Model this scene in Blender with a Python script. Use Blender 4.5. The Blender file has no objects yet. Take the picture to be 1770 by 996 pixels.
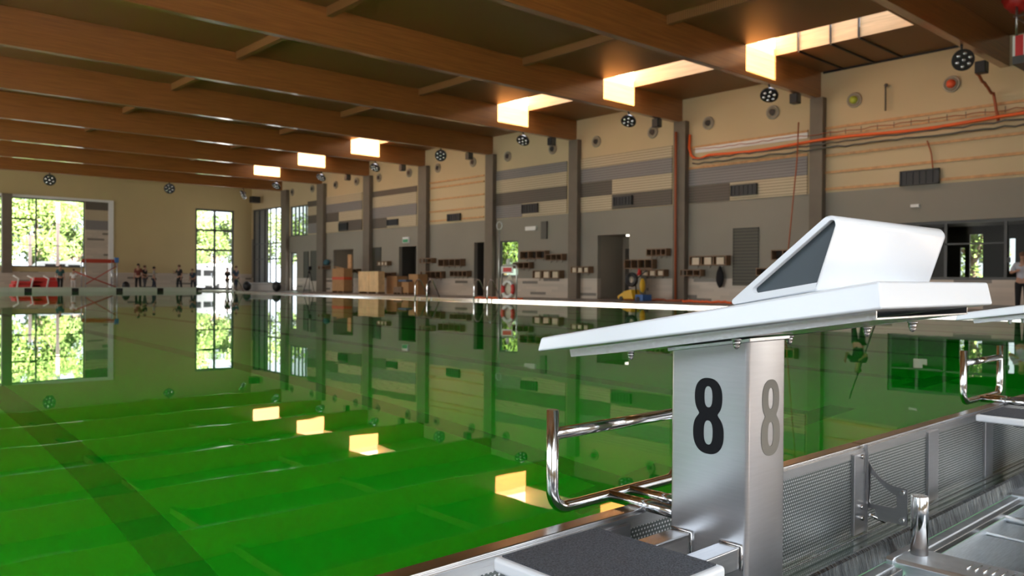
import bpy, bmesh, math, random
from mathutils import Vector, Matrix
random.seed(7)
sc = bpy.context.scene
COL = sc.collection
# ---------------------------------------------------------------- camera
F0 = 1396.506
CH = 0.7911
Fv = Vector((0.67118077, 0.74125446, -0.00762924))
Rv = Vector((0.74129355, -0.67115189, 0.00624562))
Uv = Vector((4.90783730e-04, 9.84744898e-03, 9.99951392e-01))
cd = bpy.data.cameras.new('camera'); cam = bpy.data.objects.new('camera', cd); COL.objects.link(cam)
cam.matrix_world = Matrix(((Rv.x, Uv.x, -Fv.x, 0), (Rv.y, Uv.y, -Fv.y, 0), (Rv.z, Uv.z, -Fv.z, CH), (0, 0, 0, 1)))
cd.sensor_width = 22.3; cd.lens = F0 / 1770 * 22.3; cd.clip_start = .05; cd.clip_end = 500
cd.dof.use_dof = True; cd.dof.focus_distance = 1.75; cd.dof.aperture_fstop = 4.5
sc.camera = cam
# ---------------------------------------------------------------- exposure, sky, sun, daylight
vs = sc.view_settings
vs.view_transform = 'Standard'; vs.look = 'None'; vs.gamma = 1; vs.use_curve_mapping = False; vs.exposure = 0
sc.cycles.use_denoising = True
sc.cycles.max_bounces = 14; sc.cycles.diffuse_bounces = 5; sc.cycles.glossy_bounces = 5
sc.cycles.transmission_bounces = 10; sc.cycles.transparent_max_bounces = 12
sc.cycles.sample_clamp_indirect = 6; sc.cycles.blur_glossy = .3
W = bpy.data.worlds.new('sky'); sc.world = W; W.use_nodes = True
bg = W.node_tree.nodes['Background']; bg.inputs[0].default_value = (.80, .90, 1, 1); bg.inputs[1].default_value = 3.2
def light(name, kind, loc, direction, energy, color=(1, 1, 1), **kw):
    l = bpy.data.lights.new(name, kind); l.energy = energy; l.color = color
    for k, v in kw.items(): setattr(l, k, v)
    o = bpy.data.objects.new(name, l); COL.objects.link(o); o.location = loc
    o.rotation_euler = Vector(direction).to_track_quat('-Z', 'Y').to_euler()
    return o
light('sun', 'SUN', (0, -20, 30), (.0, 1, -.39), 105, (1, .96, .92), angle=.01)
for i in range(5):      # daylight entering the four tall windows and the low rear opening added for warm light
    light('daylight_rear', 'AREA', (-5.2 + 4.2 * i, -4.85, 3.2 if i < 4 else 1.15), (0, 1, -.5), (172, 172, 172, 175, 150)[i], (.84, .92, 1) if i < 4 else (1, .93, .82), shape='RECTANGLE', size=3.4, size_y=4.6 if i < 4 else 1.8)
for i in range(10):     # daylight entering the windows of the long left wall
    light('daylight_left', 'AREA', (-7.85, .8 + 6.3 * i, 3.4), (1, 0, -.22), (165, 175, 110, 230, 410)[min(i, 4)], (.76, .87, 1) if i < 2 else (1, .87, .70), shape='RECTANGLE', size=4.6, size_y=4.4)

# ---------------------------------------------------------------- pixel of the photograph -> point of the hall, on a known plane
def at(px, py, ax, v):
    d = Fv + Rv * ((px - 885) / F0) - Uv * ((py - 498) / F0)
    o = Vector((0, 0, CH)); k = (v - o[ax]) / d[ax]
    return o + d * k
XW = 29.03; YW = 64.33; XP = 21.49; YP = 56.36; YN = 1.208; HB = .275
def rw(px, py, x=XW): return at(px, py, 0, x)
def fw(px, py, y=YW): return at(px, py, 1, y)

# ---------------------------------------------------------------- materials
MT = {}
def new(name):
    m = bpy.data.materials.new(name); m.use_nodes = True; MT[name] = m
    return m, m.node_tree.nodes, m.node_tree.links, m.node_tree.nodes['Principled BSDF']
def mat(name, col, rough=.5, metal=0, spec=None, coat=0, cr=.12, var=0, scale=8, bump=0, stretch=None):
    m, N, L, B = new(name)
    B.inputs['Base Color'].default_value = (*col, 1); B.inputs['Roughness'].default_value = rough; B.inputs['Metallic'].default_value = metal
    if spec is not None: B.inputs['Specular IOR Level'].default_value = spec
    if coat: B.inputs['Coat Weight'].default_value = coat; B.inputs['Coat Roughness'].default_value = cr
    if var or bump:
        tc = N.new('ShaderNodeTexCoord'); mp = N.new('ShaderNodeMapping'); nz = N.new('ShaderNodeTexNoise')
        if stretch: mp.inputs['Scale'].default_value = stretch
        nz.inputs['Scale'].default_value = scale; nz.inputs['Detail'].default_value = 6
        L.new(tc.outputs['Object'], mp.inputs[0]); L.new(mp.outputs[0], nz.inputs['Vector'])
        if var:
            rp = N.new('ShaderNodeValToRGB')
            rp.color_ramp.elements[0].color = (*[c * (1 - var) for c in col], 1); rp.color_ramp.elements[1].color = (*[min(1, c * (1 + var)) for c in col], 1)
            rp.color_ramp.elements[0].position = .3; rp.color_ramp.elements[1].position = .7
            L.new(nz.outputs['Fac'], rp.inputs[0]); L.new(rp.outputs[0], B.inputs['Base Color'])
        if bump:
            bp = N.new('ShaderNodeBump'); bp.inputs['Strength'].default_value = bump; bp.inputs['Distance'].default_value = .02
            L.new(nz.outputs['Fac'], bp.inputs['Height']); L.new(bp.outputs[0], B.inputs['Normal'])
    return m
def math_node(N, L, op, a, b=None, c=None):
    n = N.new('ShaderNodeMath'); n.operation = op
    for i, v in enumerate((a, b, c)):
        if v is None: continue
        if isinstance(v, (int, float)): n.inputs[i].default_value = v
        else: L.new(v, n.inputs[i])
    return n.outputs[0]
wood = mat('glulam_wood', (.31, .112, .024), .38, var=.22, scale=3, stretch=(.25, 1, 9), coat=1, cr=.13)
wood_pale = mat('pale_wood', (.62, .42, .24), .55, var=.15, scale=3, stretch=(.3, .3, 6))
batten_m = mat('batten_wood', (.55, .30, .13), .6, var=.2, scale=5)
def stripes(name, col, dark, period, axis='Z', rough=.6, duty=.35, soft=False):
    m, N, L, B = new(name); tc = N.new('ShaderNodeTexCoord'); sp = N.new('ShaderNodeSeparateXYZ'); L.new(tc.outputs['Object'], sp.inputs[0])
    v = math_node(N, L, 'FRACT', math_node(N, L, 'DIVIDE', sp.outputs[axis], period))
    s = math_node(N, L, 'LESS_THAN', v, duty)
    mx = N.new('ShaderNodeMix'); mx.data_type = 'RGBA'; mx.inputs['A'].default_value = (*col, 1); mx.inputs['B'].default_value = (*dark, 1)
    L.new(s, mx.inputs['Factor']); L.new(mx.outputs['Result'], B.inputs['Base Color']); B.inputs['Roughness'].default_value = rough
    return m
deck_m = stripes('ceiling_deck', (.27, .125, .036), (.18, .08, .02), .075, 'Y', .5)
slat_beige = stripes('slats_beige', (.54, .45, .30), (.22, .18, .12), .115, rough=.6, duty=.22)
slat_grey = stripes('slats_grey', (.235, .22, .215), (.12, .11, .11), .115, duty=.22)
slat_dark = stripes('slats_dark', (.115, .095, .075), (.06, .05, .04), .115, duty=.22)
upper_m = mat('plaster_beige', (.57, .455, .275), .8, var=.04, scale=.4)
far_m = mat('plaster_cream', (.50, .395, .20), .8, var=.04, scale=.4)
grey_m = mat('plaster_grey', (.275, .255, .21), .8, var=.05, scale=.4)
col_m = mat('column_grey', (.17, .14, .105), .7, var=.08, scale=2)
dark_m = mat('dark_interior', (.06, .052, .042), .7)
darkdoor = mat('door_dark', (.055, .047, .038), .5)
frame_m = mat('window_frame_grey', (.07, .073, .072), .45)
black_m = mat('black_plastic', (.012, .012, .013), .45)
def tiles(name, axis):
    m, N, L, B = new(name); tc = N.new('ShaderNodeTexCoord'); sp = N.new('ShaderNodeSeparateXYZ'); cb = N.new('ShaderNodeCombineXYZ')
    L.new(tc.outputs['Object'], sp.inputs[0]); L.new(sp.outputs[axis], cb.inputs[0]); L.new(sp.outputs['Z'], cb.inputs[1])
    row = math_node(N, L, 'FLOOR', math_node(N, L, 'DIVIDE', sp.outputs['Z'], .14))
    xo = math_node(N, L, 'ADD', math_node(N, L, 'DIVIDE', sp.outputs[axis], 1.15), math_node(N, L, 'MULTIPLY', row, .37))
    c2 = N.new('ShaderNodeCombineXYZ'); L.new(math_node(N, L, 'FLOOR', xo), c2.inputs[0]); L.new(row, c2.inputs[1])
    wn = N.new('ShaderNodeTexWhiteNoise'); wn.noise_dimensions = '2D'; L.new(c2.outputs[0], wn.inputs['Vector'])
    rp = N.new('ShaderNodeValToRGB'); cr = rp.color_ramp; cr.interpolation = 'CONSTANT'
    cr.elements[0].position = 0; cr.elements[0].color = (.17, .15, .125, 1); cr.elements[1].position = .07; cr.elements[1].color = (.50, .43, .35, 1)
    e = cr.elements.new(.5); e.color = (.54, .465, .38, 1); e = cr.elements.new(.8); e.color = (.47, .41, .335, 1)
    L.new(wn.outputs['Value'], rp.inputs[0]); L.new(rp.outputs[0], B.inputs['Base Color']); B.inputs['Roughness'].default_value = .35
    return m
tile_m = tiles('wall_tiles', 'Y'); tile_f = tiles('wall_tiles_far', 'X')
floor_m = mat('deck_tiles', (.24, .19, .155), .35, var=.12, scale=1.5)
steel = mat('brushed_steel', (.47, .47, .485), .30, 1, var=.03, scale=14, stretch=(1, 1, 14), bump=.006)
steel_h = mat('rolled_steel', (.56, .56, .565), .27, 1, var=.08, scale=10, stretch=(.4, 14, 14), bump=.02)
steel_sat = mat('satin_steel', (.74, .78, .82), .42, 1, var=.1, scale=9, stretch=(2, 2, 30))
chrome = mat('polished_steel', (.68, .68, .69), .13, 1)
wet_steel = mat('wet_dark_steel', (.13, .14, .14), .22, 1, var=.85, scale=24, stretch=(5, .6, .6), bump=.25)
white_p = mat('white_plastic', (.80, .83, .87), .22, spec=.5, coat=.3)
panel_p = mat('slate_panel', (.04, .055, .065), .4)
white_m = mat('white_paint', (.78, .78, .76), .5)
black_vinyl = mat('black_vinyl', (.006, .006, .008), .55, spec=.15)
grip_m = mat('grip_mat', (.10, .112, .135), .7, var=.6, scale=300, bump=1)
orange_m = mat('orange_conduit', (.85, .13, .02), .5)
orange_d = mat('orange_brown_hose', (.38, .09, .03), .55)
cable_m = mat('grey_cable', (.10, .095, .08), .6)
red_m = mat('red_paint', (.62, .03, .025), .45)
blue_m = mat('blue_paint', (.05, .15, .42), .5)
yellow_m = mat('yellow_plastic', (.80, .47, .02), .4)
card_m = mat('cardboard', (.42, .23, .10), .8, var=.1, scale=3)
ply_m = mat('plywood', (.78, .54, .28), .65, var=.12, scale=3)
shelf_m = mat('shelf_wood', (.20, .115, .06), .55, var=.2, scale=4)
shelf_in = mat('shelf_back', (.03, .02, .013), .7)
bin_m = mat('cream_bin', (.62, .52, .38), .6)
concrete = mat('paving', (.26, .25, .24), .85, var=.05, scale=1)
lens_m = mat('lamp_lens', (.85, .9, .95), .08, 1)
silver = mat('silver_dome', (.78, .82, .88), .22, 1)
bark = mat('bark', (.12, .085, .055), .9)
def leaf_mat(name, a, b):
    m, N, L, B = new(name); g = N.new('ShaderNodeObjectInfo'); tc = N.new('ShaderNodeTexCoord'); nz = N.new('ShaderNodeTexNoise'); nz.inputs['Scale'].default_value = .9
    rp = N.new('ShaderNodeValToRGB'); rp.color_ramp.elements[0].color = (*a, 1); rp.color_ramp.elements[1].color = (*b, 1)
    rp.color_ramp.elements[0].position = .35; rp.color_ramp.elements[1].position = .65
    L.new(tc.outputs['Object'], nz.inputs['Vector']); L.new(nz.outputs['Fac'], rp.inputs[0]); L.new(rp.outputs[0], B.inputs['Base Color']); B.inputs['Roughness'].default_value = .6
    return m
leaf_a = leaf_mat('leaves_light', (.075, .125, .03), (.18, .26, .06))
leaf_b = leaf_mat('leaves_mid', (.055, .10, .025), (.13, .19, .05))
def glass_mat(name, tint=(1, 1, 1), gloss=.04, graze=.8):
    m, N, L, B = new(name); N.remove(B); out = N['Material Output']
    t = N.new('ShaderNodeBsdfTransparent'); t.inputs[0].default_value = (*tint, 1); g = N.new('ShaderNodeBsdfGlossy'); g.inputs['Roughness'].default_value = .02
    f = N.new('ShaderNodeLayerWeight'); f.inputs[0].default_value = .5; mx = N.new('ShaderNodeMixShader')
    L.new(math_node(N, L, 'ADD', gloss, math_node(N, L, 'MULTIPLY', graze, math_node(N, L, 'POWER', f.outputs['Facing'], 5))), mx.inputs[0]); L.new(t.outputs[0], mx.inputs[1]); L.new(g.outputs[0], mx.inputs[2]); L.new(mx.outputs[0], out.inputs[0])
    return m
glass = glass_mat('window_glass'); glass_d = glass_mat('tinted_glass', (.42, .44, .40), .004, .2); blind_g = glass_mat('film_glass', (.30, .34, .24), .01, .3)
# perforated sheet: see-through holes, glints on their rims painted as pale rings
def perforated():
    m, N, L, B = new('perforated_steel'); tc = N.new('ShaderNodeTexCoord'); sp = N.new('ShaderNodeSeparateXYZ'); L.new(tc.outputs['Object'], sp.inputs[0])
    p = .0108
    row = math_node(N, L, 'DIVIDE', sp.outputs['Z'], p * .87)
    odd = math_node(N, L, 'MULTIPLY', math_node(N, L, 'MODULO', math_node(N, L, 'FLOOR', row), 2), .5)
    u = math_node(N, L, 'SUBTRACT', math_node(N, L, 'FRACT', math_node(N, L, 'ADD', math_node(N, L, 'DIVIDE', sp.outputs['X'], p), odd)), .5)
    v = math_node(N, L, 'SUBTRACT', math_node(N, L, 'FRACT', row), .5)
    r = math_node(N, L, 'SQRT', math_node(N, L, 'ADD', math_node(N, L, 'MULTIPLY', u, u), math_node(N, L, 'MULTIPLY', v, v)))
    hole = math_node(N, L, 'LESS_THAN', r, .07); rim_glint = math_node(N, L, 'LESS_THAN', r, .25)
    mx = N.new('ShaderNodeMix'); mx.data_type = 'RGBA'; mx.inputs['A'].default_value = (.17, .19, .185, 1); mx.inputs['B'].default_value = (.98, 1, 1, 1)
    L.new(rim_glint, mx.inputs['Factor']); L.new(mx.outputs['Result'], B.inputs['Base Color']); B.inputs['Metallic'].default_value = 1; B.inputs['Roughness'].default_value = .36
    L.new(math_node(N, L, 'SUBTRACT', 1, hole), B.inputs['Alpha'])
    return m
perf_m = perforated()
# pool water: clear green-dyed, slightly turbid
def water(name, green, absorb, turb):
    m, N, L, B = new(name); N.remove(B); out = N['Material Output']
    g = N.new('ShaderNodeBsdfGlass'); g.inputs['IOR'].default_value = 1.333; g.inputs['Roughness'].default_value = 0
    d = N.new('ShaderNodeBsdfDiffuse'); d.inputs[0].default_value = (*green, 1)
    gl = N.new('ShaderNodeBsdfGlossy'); gl.inputs['Roughness'].default_value = .0
    f = N.new('ShaderNodeFresnel'); f.inputs[0].default_value = 1.333
    m1 = N.new('ShaderNodeMixShader'); m2 = N.new('ShaderNodeMixShader'); m2.inputs[0].default_value = turb
    L.new(f.outputs[0], m1.inputs[0]); L.new(d.outputs[0], m1.inputs[1]); L.new(gl.outputs[0], m1.inputs[2])
    L.new(g.outputs[0], m2.inputs[1]); L.new(m1.outputs[0], m2.inputs[2]); L.new(m2.outputs[0], out.inputs[0])
    va = N.new('ShaderNodeVolumeAbsorption'); va.inputs[0].default_value = (*absorb, 1); va.inputs['Density'].default_value = 1
    L.new(va.outputs[0], out.inputs['Volume'])
    tc = N.new('ShaderNodeTexCoord'); nz = N.new('ShaderNodeTexNoise'); nz.inputs['Scale'].default_value = 1.6; nz.inputs['Detail'].default_value = 2
    bp = N.new('ShaderNodeBump'); bp.inputs['Strength'].default_value = .03; bp.inputs['Distance'].default_value = .02
    L.new(tc.outputs['Object'], nz.inputs['Vector']); L.new(nz.outputs['Fac'], bp.inputs['Height'])
    for n in (g, gl): L.new(bp.outputs[0], n.inputs['Normal'])
    return m
water_m = water('green_pool_water', (.004, .62, .018), (.20, .95, .2), .42)
gutter_w = water('gutter_water', (.02, .06, .035), (.7, .95, .85), .2)

# ---------------------------------------------------------------- mesh helpers
class MB:
    def __init__(s): s.b = bmesh.new()
    def box(s, x0, x1, y0, y1, z0, z1):
        v = [s.b.verts.new((x, y, z)) for x in (x0, x1) for y in (y0, y1) for z in (z0, z1)]
        for f in ((0, 1, 3, 2), (4, 6, 7, 5), (0, 4, 5, 1), (2, 3, 7, 6), (0, 2, 6, 4), (1, 5, 7, 3)): s.b.faces.new([v[i] for i in f])
        return s
    def quad(s, *p):
        s.b.faces.new([s.b.verts.new(q) for q in p]); return s
    def bar(s, a, b, w, h=None, up=(0, 0, 1)):
        a, b = Vector(a), Vector(b); h = h or w; d = (b - a).normalized(); u = Vector(up)
        if abs(d.dot(u)) > .98: u = Vector((0, 1, 0))
        r = d.cross(u).normalized() * (w / 2); u = r.cross(d).normalized() * (h / 2)
        v = [s.b.verts.new(p + i * r + j * u) for p in (a, b) for i, j in ((-1, -1), (1, -1), (1, 1), (-1, 1))]
        for f in ((3, 2, 1, 0), (4, 5, 6, 7), (0, 1, 5, 4), (1, 2, 6, 5), (2, 3, 7, 6), (3, 0, 4, 7)): s.b.faces.new([v[i] for i in f])
        return s
    def tube(s, pts, r, seg=14, cap=True):
        pts = [Vector(p) for p in pts]; rs = r if isinstance(r, (list, tuple)) else [r] * len(pts)
        rings = []; u = None
        for i, p in enumerate(pts):
            d = (pts[min(i + 1, len(pts) - 1)] - pts[max(i - 1, 0)]).normalized()
            if u is None: u = d.orthogonal().normalized()
            u = (u - d * u.dot(d)).normalized(); w = d.cross(u)
            rings.append([s.b.verts.new(p + (u * math.cos(t) + w * math.sin(t)) * rs[i]) for t in [2 * math.pi * k / seg for k in range(seg)]])
        for a, b in zip(rings, rings[1:]):
            for k in range(seg): s.b.faces.new((a[k], a[(k + 1) % seg], b[(k + 1) % seg], b[k])).smooth = True
        if cap: s.b.faces.new(rings[0][::-1]); s.b.faces.new(rings[-1])
        return s
    def prism(s, poly, ax, a0, a1, caps=(1, 1), smooth=False):
        def P(q, a):
            return {0: (a, q[0], q[1]), 1: (q[0], a, q[1]), 2: (q[0], q[1], a)}[ax]
        A = [s.b.verts.new(P(q, a0)) for q in poly]; B = [s.b.verts.new(P(q, a1)) for q in poly]; n = len(poly)
        for i in range(n): s.b.faces.new((A[i], A[(i + 1) % n], B[(i + 1) % n], B[i])).smooth = smooth
        if caps[0]: s.b.faces.new(A[::-1])
        if caps[1]: s.b.faces.new(B)
        return s
    def ball(s, c, r, sub=2, sc3=(1, 1, 1), noise=0):
        m = Matrix.Translation(c) @ Matrix.Diagonal((*[r * k for k in sc3], 1))
        g = bmesh.ops.create_icosphere(s.b, subdivisions=sub, radius=1, matrix=m)
        for v in g['verts']:
            if noise: v.co = Vector(c) + (v.co - Vector(c)) * (1 + random.uniform(-noise, noise))
            for f in v.link_faces: f.smooth = True
        return s
    def torus(s, c, R, r, n=(1, 0, 0), seg=28, rs=10, a0=0, a1=2 * math.pi):
        n = Vector(n).normalized(); u = n.orthogonal().normalized(); w = n.cross(u); c = Vector(c); full = abs(a1 - a0 - 2 * math.pi) < 1e-4
        k = seg if full else seg + 1
        rg = []
        for i in range(k):
            t = a0 + (a1 - a0) * i / seg; e = u * math.cos(t) + w * math.sin(t)
            rg.append([s.b.verts.new(c + e * (R + r * math.cos(q)) + n * r * math.sin(q)) for q in [2 * math.pi * j / rs for j in range(rs)]])
        for i in range(k if full else k - 1):
            a, b = rg[i], rg[(i + 1) % k]
            for j in range(rs): s.b.faces.new((a[j], a[(j + 1) % rs], b[(j + 1) % rs], b[j])).smooth = True
        if not full: s.b.faces.new(rg[0]); s.b.faces.new(rg[-1][::-1])
        return s
    def build(s, name, m, parent=None, bev=0, seg=3):
        bmesh.ops.recalc_face_normals(s.b, faces=s.b.faces)
        me = bpy.data.meshes.new(name); s.b.to_mesh(me); s.b.free()
        o = bpy.data.objects.new(name, me); COL.objects.link(o); me.materials.append(m)
        if parent is not None:
            o.parent = parent; o.matrix_parent_inverse = Matrix.Translation(-parent.location)
        if bev:
            k = o.modifiers.new('bevel', 'BEVEL'); k.width = bev; k.segments = seg; k.limit_method = 'ANGLE'; k.angle_limit = .6
            for f in me.polygons: f.use_smooth = True
            k.harden_normals = True
        return o
def tag(o, label=None, cat=None, group=None, kind=None):
    if label: o['label'] = label
    if cat: o['category'] = cat
    if group: o['group'] = group
    if kind: o['kind'] = kind
    return o
def empty(name, loc, label, cat, group=None):
    o = bpy.data.objects.new(name, None); COL.objects.link(o); o.location = loc; o.empty_display_size = .1
    return tag(o, label, cat, group)
def struct(name, mb, m, parent=None, bev=0):
    o = mb.build(name, m, parent, bev)
    if parent is None: o['kind'] = 'structure'
    return o
def sroot(name, loc):
    o = bpy.data.objects.new(name, None); COL.objects.link(o); o.location = loc; o['kind'] = 'structure'; return o
def arc(c, r, a0, a1, n=8):
    return [(c[0] + r * math.cos(a0 + (a1 - a0) * i / n), c[1] + r * math.sin(a0 + (a1 - a0) * i / n)) for i in range(n + 1)]
def holed(mb, ax, a0, a1, u0, u1, v0, v1, holes):
    """slab between a0 and a1 along axis ax, u/v the two other axes, with rectangular through holes (u0,u1,v0,v1)"""
    us = sorted({u0, u1, *[h[0] for h in holes], *[h[1] for h in holes]}); vv = sorted({v0, v1, *[h[2] for h in holes], *[h[3] for h in holes]})
    us = [u for u in us if u0 <= u <= u1]; vv = [v for v in vv if v0 <= v <= v1]
    for i in range(len(us) - 1):
        j = 0
        while j < len(vv) - 1:
            def solid(j):
                cu, cv = (us[i] + us[i + 1]) / 2, (vv[j] + vv[j + 1]) / 2
                return not any(h[0] < cu < h[1] and h[2] < cv < h[3] for h in holes)
            if solid(j):
                k = j
                while k < len(vv) - 1 and solid(k): k += 1
                q = (us[i], us[i + 1], vv[j], vv[k])
                if ax == 0: mb.box(a0, a1, q[0], q[1], q[2], q[3])
                elif ax == 1: mb.box(q[0], q[1], a0, a1, q[2], q[3])
                else: mb.box(q[0], q[1], q[2], q[3], a0, a1)
                j = k
            else: j += 1
    return mb

# ================================================================ THE HALL SHELL
ZC = 8.74; BY = [8.57 + 6.29 * i for i in range(-2, 0)] + [8.57 + 6.29 * i for i in range(0, 9)]   # near faces of the beams
SKY = [i for i in (0, 1, 2, 4, 5, 6)]                                                               # bays with a skylight
wells = []
for i in SKY:
    y0 = 8.57 + 6.29 * i; wells.append((23.85, 25.75, y0 + 1.58 + (.25 if i else 0), y0 + 6.29 - .02))
ce = holed(MB(), 2, ZC, ZC + .25, -8.2, XW + .4, -5.2, YW + .4, wells)
struct('ceiling', ce, deck_m)
# floors: right, far, left and rear deck around the basin
dk = MB(); dk.box(XP + .22, XW + .4, 1.0, YW + .4, -.3, 0); dk.box(-8.2, XP + .22, YP + .25, YW + .4, -.3, 0); dk.box(-8.2, -2.3, -5.2, YP + .25, -.3, 0)
dk.box(-2.3, XW + .4, -5.2, .28, -.3, -.02); dk.box(7.2, XW + .4, .28, 1.0, -.3, -.02); dk.box(-2.3, 1.2, .28, 1.0, -.3, -.02)
struct('floor', dk, floor_m)
# pool basin
bz = -1.9
pb = MB(); pb.box(-2.5, XP + .2, 1.0, YP + .2, bz - .1, bz)
pb.box(-2.5, -2.25, 1.2, YP, bz, -.02); pb.box(XP, XP + .2, 1.2, YP, bz, -.06); pb.box(-2.5, XP + .2, YP, YP + .2, bz, -.02); pb.box(-2.3, XP, YN - .012, YN, bz, .0)
basin_m = mat('basin_tiles', (.50, .82, .48), .6, var=.04, scale=.6)
struct('pool_basin', pb, basin_m)
line_m = mat('lane_line_tile', (.015, .05, .035), .5)
for k in range(-1, 9):
    x = 1.47 + 2.5 * (-k + 7) - 0
    if x > XP - .6 or x < -1.6: continue
    l = MB().box(x - .12, x + .12, YN + 2.0, YP - 2, bz, bz + .004); l.box(x - .5, x + .5, YP - 2.24, YP - 2, bz, bz + .004); l.box(x - .5, x + .5, YN + 2.0, YN + 2.24, bz, bz + .004)
    struct('trim_%d' % (k + 2), l, line_m)
wt = MB().box(-2.3, XP - .001, YN - .006, YP + .05, bz - .04, 0)
tag(wt.build('pool_water', water_m), 'still green water filling the long swimming pool', 'water', kind='stuff')
# far raised end wall with the black lane marks
hw = empty('pool_end_wall', (10, YP, 0), 'low pale end wall at the far end of the green pool', 'pool wall')
MB().box(-2.3, XP + .2, YP + .001, YP + .3, -.02, HB).build('wall_face', mat('endwall_tiles', (.50, .54, .47), .4, var=.05, scale=2), hw)
for px in (48.6, 130, 206.5, 277, 344):
    x = at(px, 500, 1, YP).x; MB().box(x - .2, x + .2, YP - .015, YP + .001, -.02, HB * .8).build('lane_mark', black_m, hw)
# right wall: zones and openings
hI = (rw(485, 400).y, 64.2, .55, 6.6); 
hH = (54.68, 57.55, 4.16, 6.46); hHd = (56.43, 57.47, .0, 2.95); hG = (48.24, 50.9, 0, 2.97); hF = (40.86, 42.75, 0, 2.97)
hE = (34.39, 35.27, 0, 3.0); hD = (31.61, 33.12, 1.08, 3.0); hC = (24.02, 25.97, 0, 3.04); hA = (5.2, 12.25, .95, 2.93)
holes = [hI, hH, hHd, hG, hF, hE, hD, hC, hA]
w = holed(MB(), 0, XW, XW + .25, -5.2, YW + .2, 4.2, ZC, holes); struct('wall_right', w, upper_m)
w = holed(MB(), 0, XW, XW + .25, -5.2, YW + .2, .98, 4.2, holes); struct('wall_right_lower', w, grey_m)
w = holed(MB(), 0, XW - .012, XW + .25, -5.2, YW + .2, 0, .98, holes); struct('wall_right_tiles', w, tile_m)
# far wall
fh = [(9.0, 11.48, 1.62, 6.45), (11.48 + .02, 16.4, 1.62, 6.45), (24.38, 27.54, 0.0, 6.47), (3, 8.4, 1.62, 6.45)]
struct('wall_far', holed(MB(), 1, YW, YW + .3, -8.2, XW + .4, 1.3, ZC, fh), far_m)
struct('wall_far_tiles', holed(MB(), 1, YW - .012, YW + .3, -8.2, XW + .4, 0, 1.3, fh), tile_f)
# recessed strip of bands beside the big window, white reveal, dark post
MB_ = MB().box(16.4, 17.95, YW - .02, YW - .001, 5.85, 6.45); struct('trim_20', MB_, slat_dark)
struct('trim_21', MB().box(16.4, 17.95, YW - .02, YW - .001, 5.1, 5.85), slat_beige)
struct('trim_22', MB().box(16.4, 17.95, YW - .02, YW - .001, 4.4, 5.1), slat_grey)
struct('trim_23', MB().box(16.4, 17.95, YW - .02, YW - .001, 1.3, 4.4), tile_f)
struct('trim_24', MB().box(17.95, 18.3, YW - .12, YW - .001, .1, 6.5), white_m)
struct('trim_25', MB().box(8.9, 18.3, YW - .14, YW - .001, 6.45, 6.62), white_m)
for nm, x0, x1 in (('wall_column', 11.15, 11.75),):
    c = MB().box(x0, x1, YW - .45, YW - .05, 1.2, 6.6).build('wall_column', col_m); tag(c, 'grey column in front of the big window at the far left', 'column')
# left and rear wall with tall windows
lh = [(-1.5 + 6.3 * i, 3.1 + 6.3 * i, 1.2, 5.6) for i in range(10)]
struct('wall_left', holed(MB(), 0, -8.2, -7.95, -5.2, YW + .2, 0, ZC, lh), far_m)
rh = [(-6.9 + 4.2 * i, -3.5 + 4.2 * i, .9, 5.5) for i in range(4)] + [(9.9, 13.3, .12, 2.1)]  # last, low opening is added to throw warm light behind the block
struct('wall_rear', holed(MB(), 1, -5.2, -4.95, -8.2, XW + .4, 0, ZC, rh), far_m)
def window(n, ax, pos, u0, u1, v0, v1, us=(), vs_=(), fr=.09, gm=glass, depth=.1, partial=()):
    r = sroot('window_%d' % n, (pos, (u0 + u1) / 2, v0) if ax == 0 else ((u0 + u1) / 2, pos, v0))
    m = MB()
    def bx(a, b, c, d):
        if ax == 0: m.box(pos, pos + depth, a, b, c, d)
        else: m.box(a, b, pos, pos + depth, c, d)
    bx(u0, u0 + fr, v0, v1); bx(u1 - fr, u1, v0, v1); bx(u0 + fr, u1 - fr, v0, v0 + fr); bx(u0 + fr, u1 - fr, v1 - fr, v1)
    for u in us: bx(u - fr / 2, u + fr / 2, v0 + fr, v1 - fr)
    for v in vs_:
        t = v if isinstance(v, tuple) else (v, u0 + fr, u1 - fr, fr); bx(t[1], t[2], t[0] - t[3] / 2, t[0] + t[3] / 2)
    m.build('frame', frame_m, r)
    g = MB(); q = pos + depth * .6
    if ax == 0: g.quad((q, u0, v0), (q, u1, v0), (q, u1, v1), (q, u0, v1))
    else: g.quad((u0, q, v0), (u1, q, v0), (u1, q, v1), (u0, q, v1))
    g.build('pane', gm, r)
    return r
for i, h in enumerate(lh): window(10 + i, 0, -8.1, *h, us=[(h[0] + h[1]) / 2], gm=glass)
for i, h in enumerate(rh): window(22 + i, 1, -5.15, *h, us=[(h[0] + h[1]) / 2], gm=glass)
# added, unseen sun blocker outside the rear windows; its gap lights the floor
struct('sun_blocker', MB().box(-9, 9.4, -12, -5.25, 5.55, 5.7).box(-9, 1.9, -12.1, -12, -.1, 5.7).box(6.4, 9.4, -12.1, -12, -.1, 5.7).box(1.9, 6.4, -12.1, -12, 4.2, 5.7), far_m)
# far windows
window(1, 1, YW + .1, 11.5, 16.4, 1.62, 6.45, us=[13.29], vs_=[(4.95, 11.5, 13.29, .12), (4.75, 13.3, 16.3, .035), (3.15, 11.5, 16.3, .04)])
window(2, 1, YW + .1, 9.0, 11.48, 1.62, 6.45, vs_=[4.95, (3.15, 9.0, 11.4, .04)])
window(3, 1, YW + .1, 3, 8.4, 1.62, 6.45, us=[5.7], vs_=[4.95])
dr = window(4, 1, YW + .1, 24.38, 27.54, .0, 6.47, us=[25.96], vs_=[4.78, 3.2], fr=.16)
MB().box(25.7, 25.78, YW + .02, YW + .1, .95, 1.35).build('handle', chrome, dr)
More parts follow.
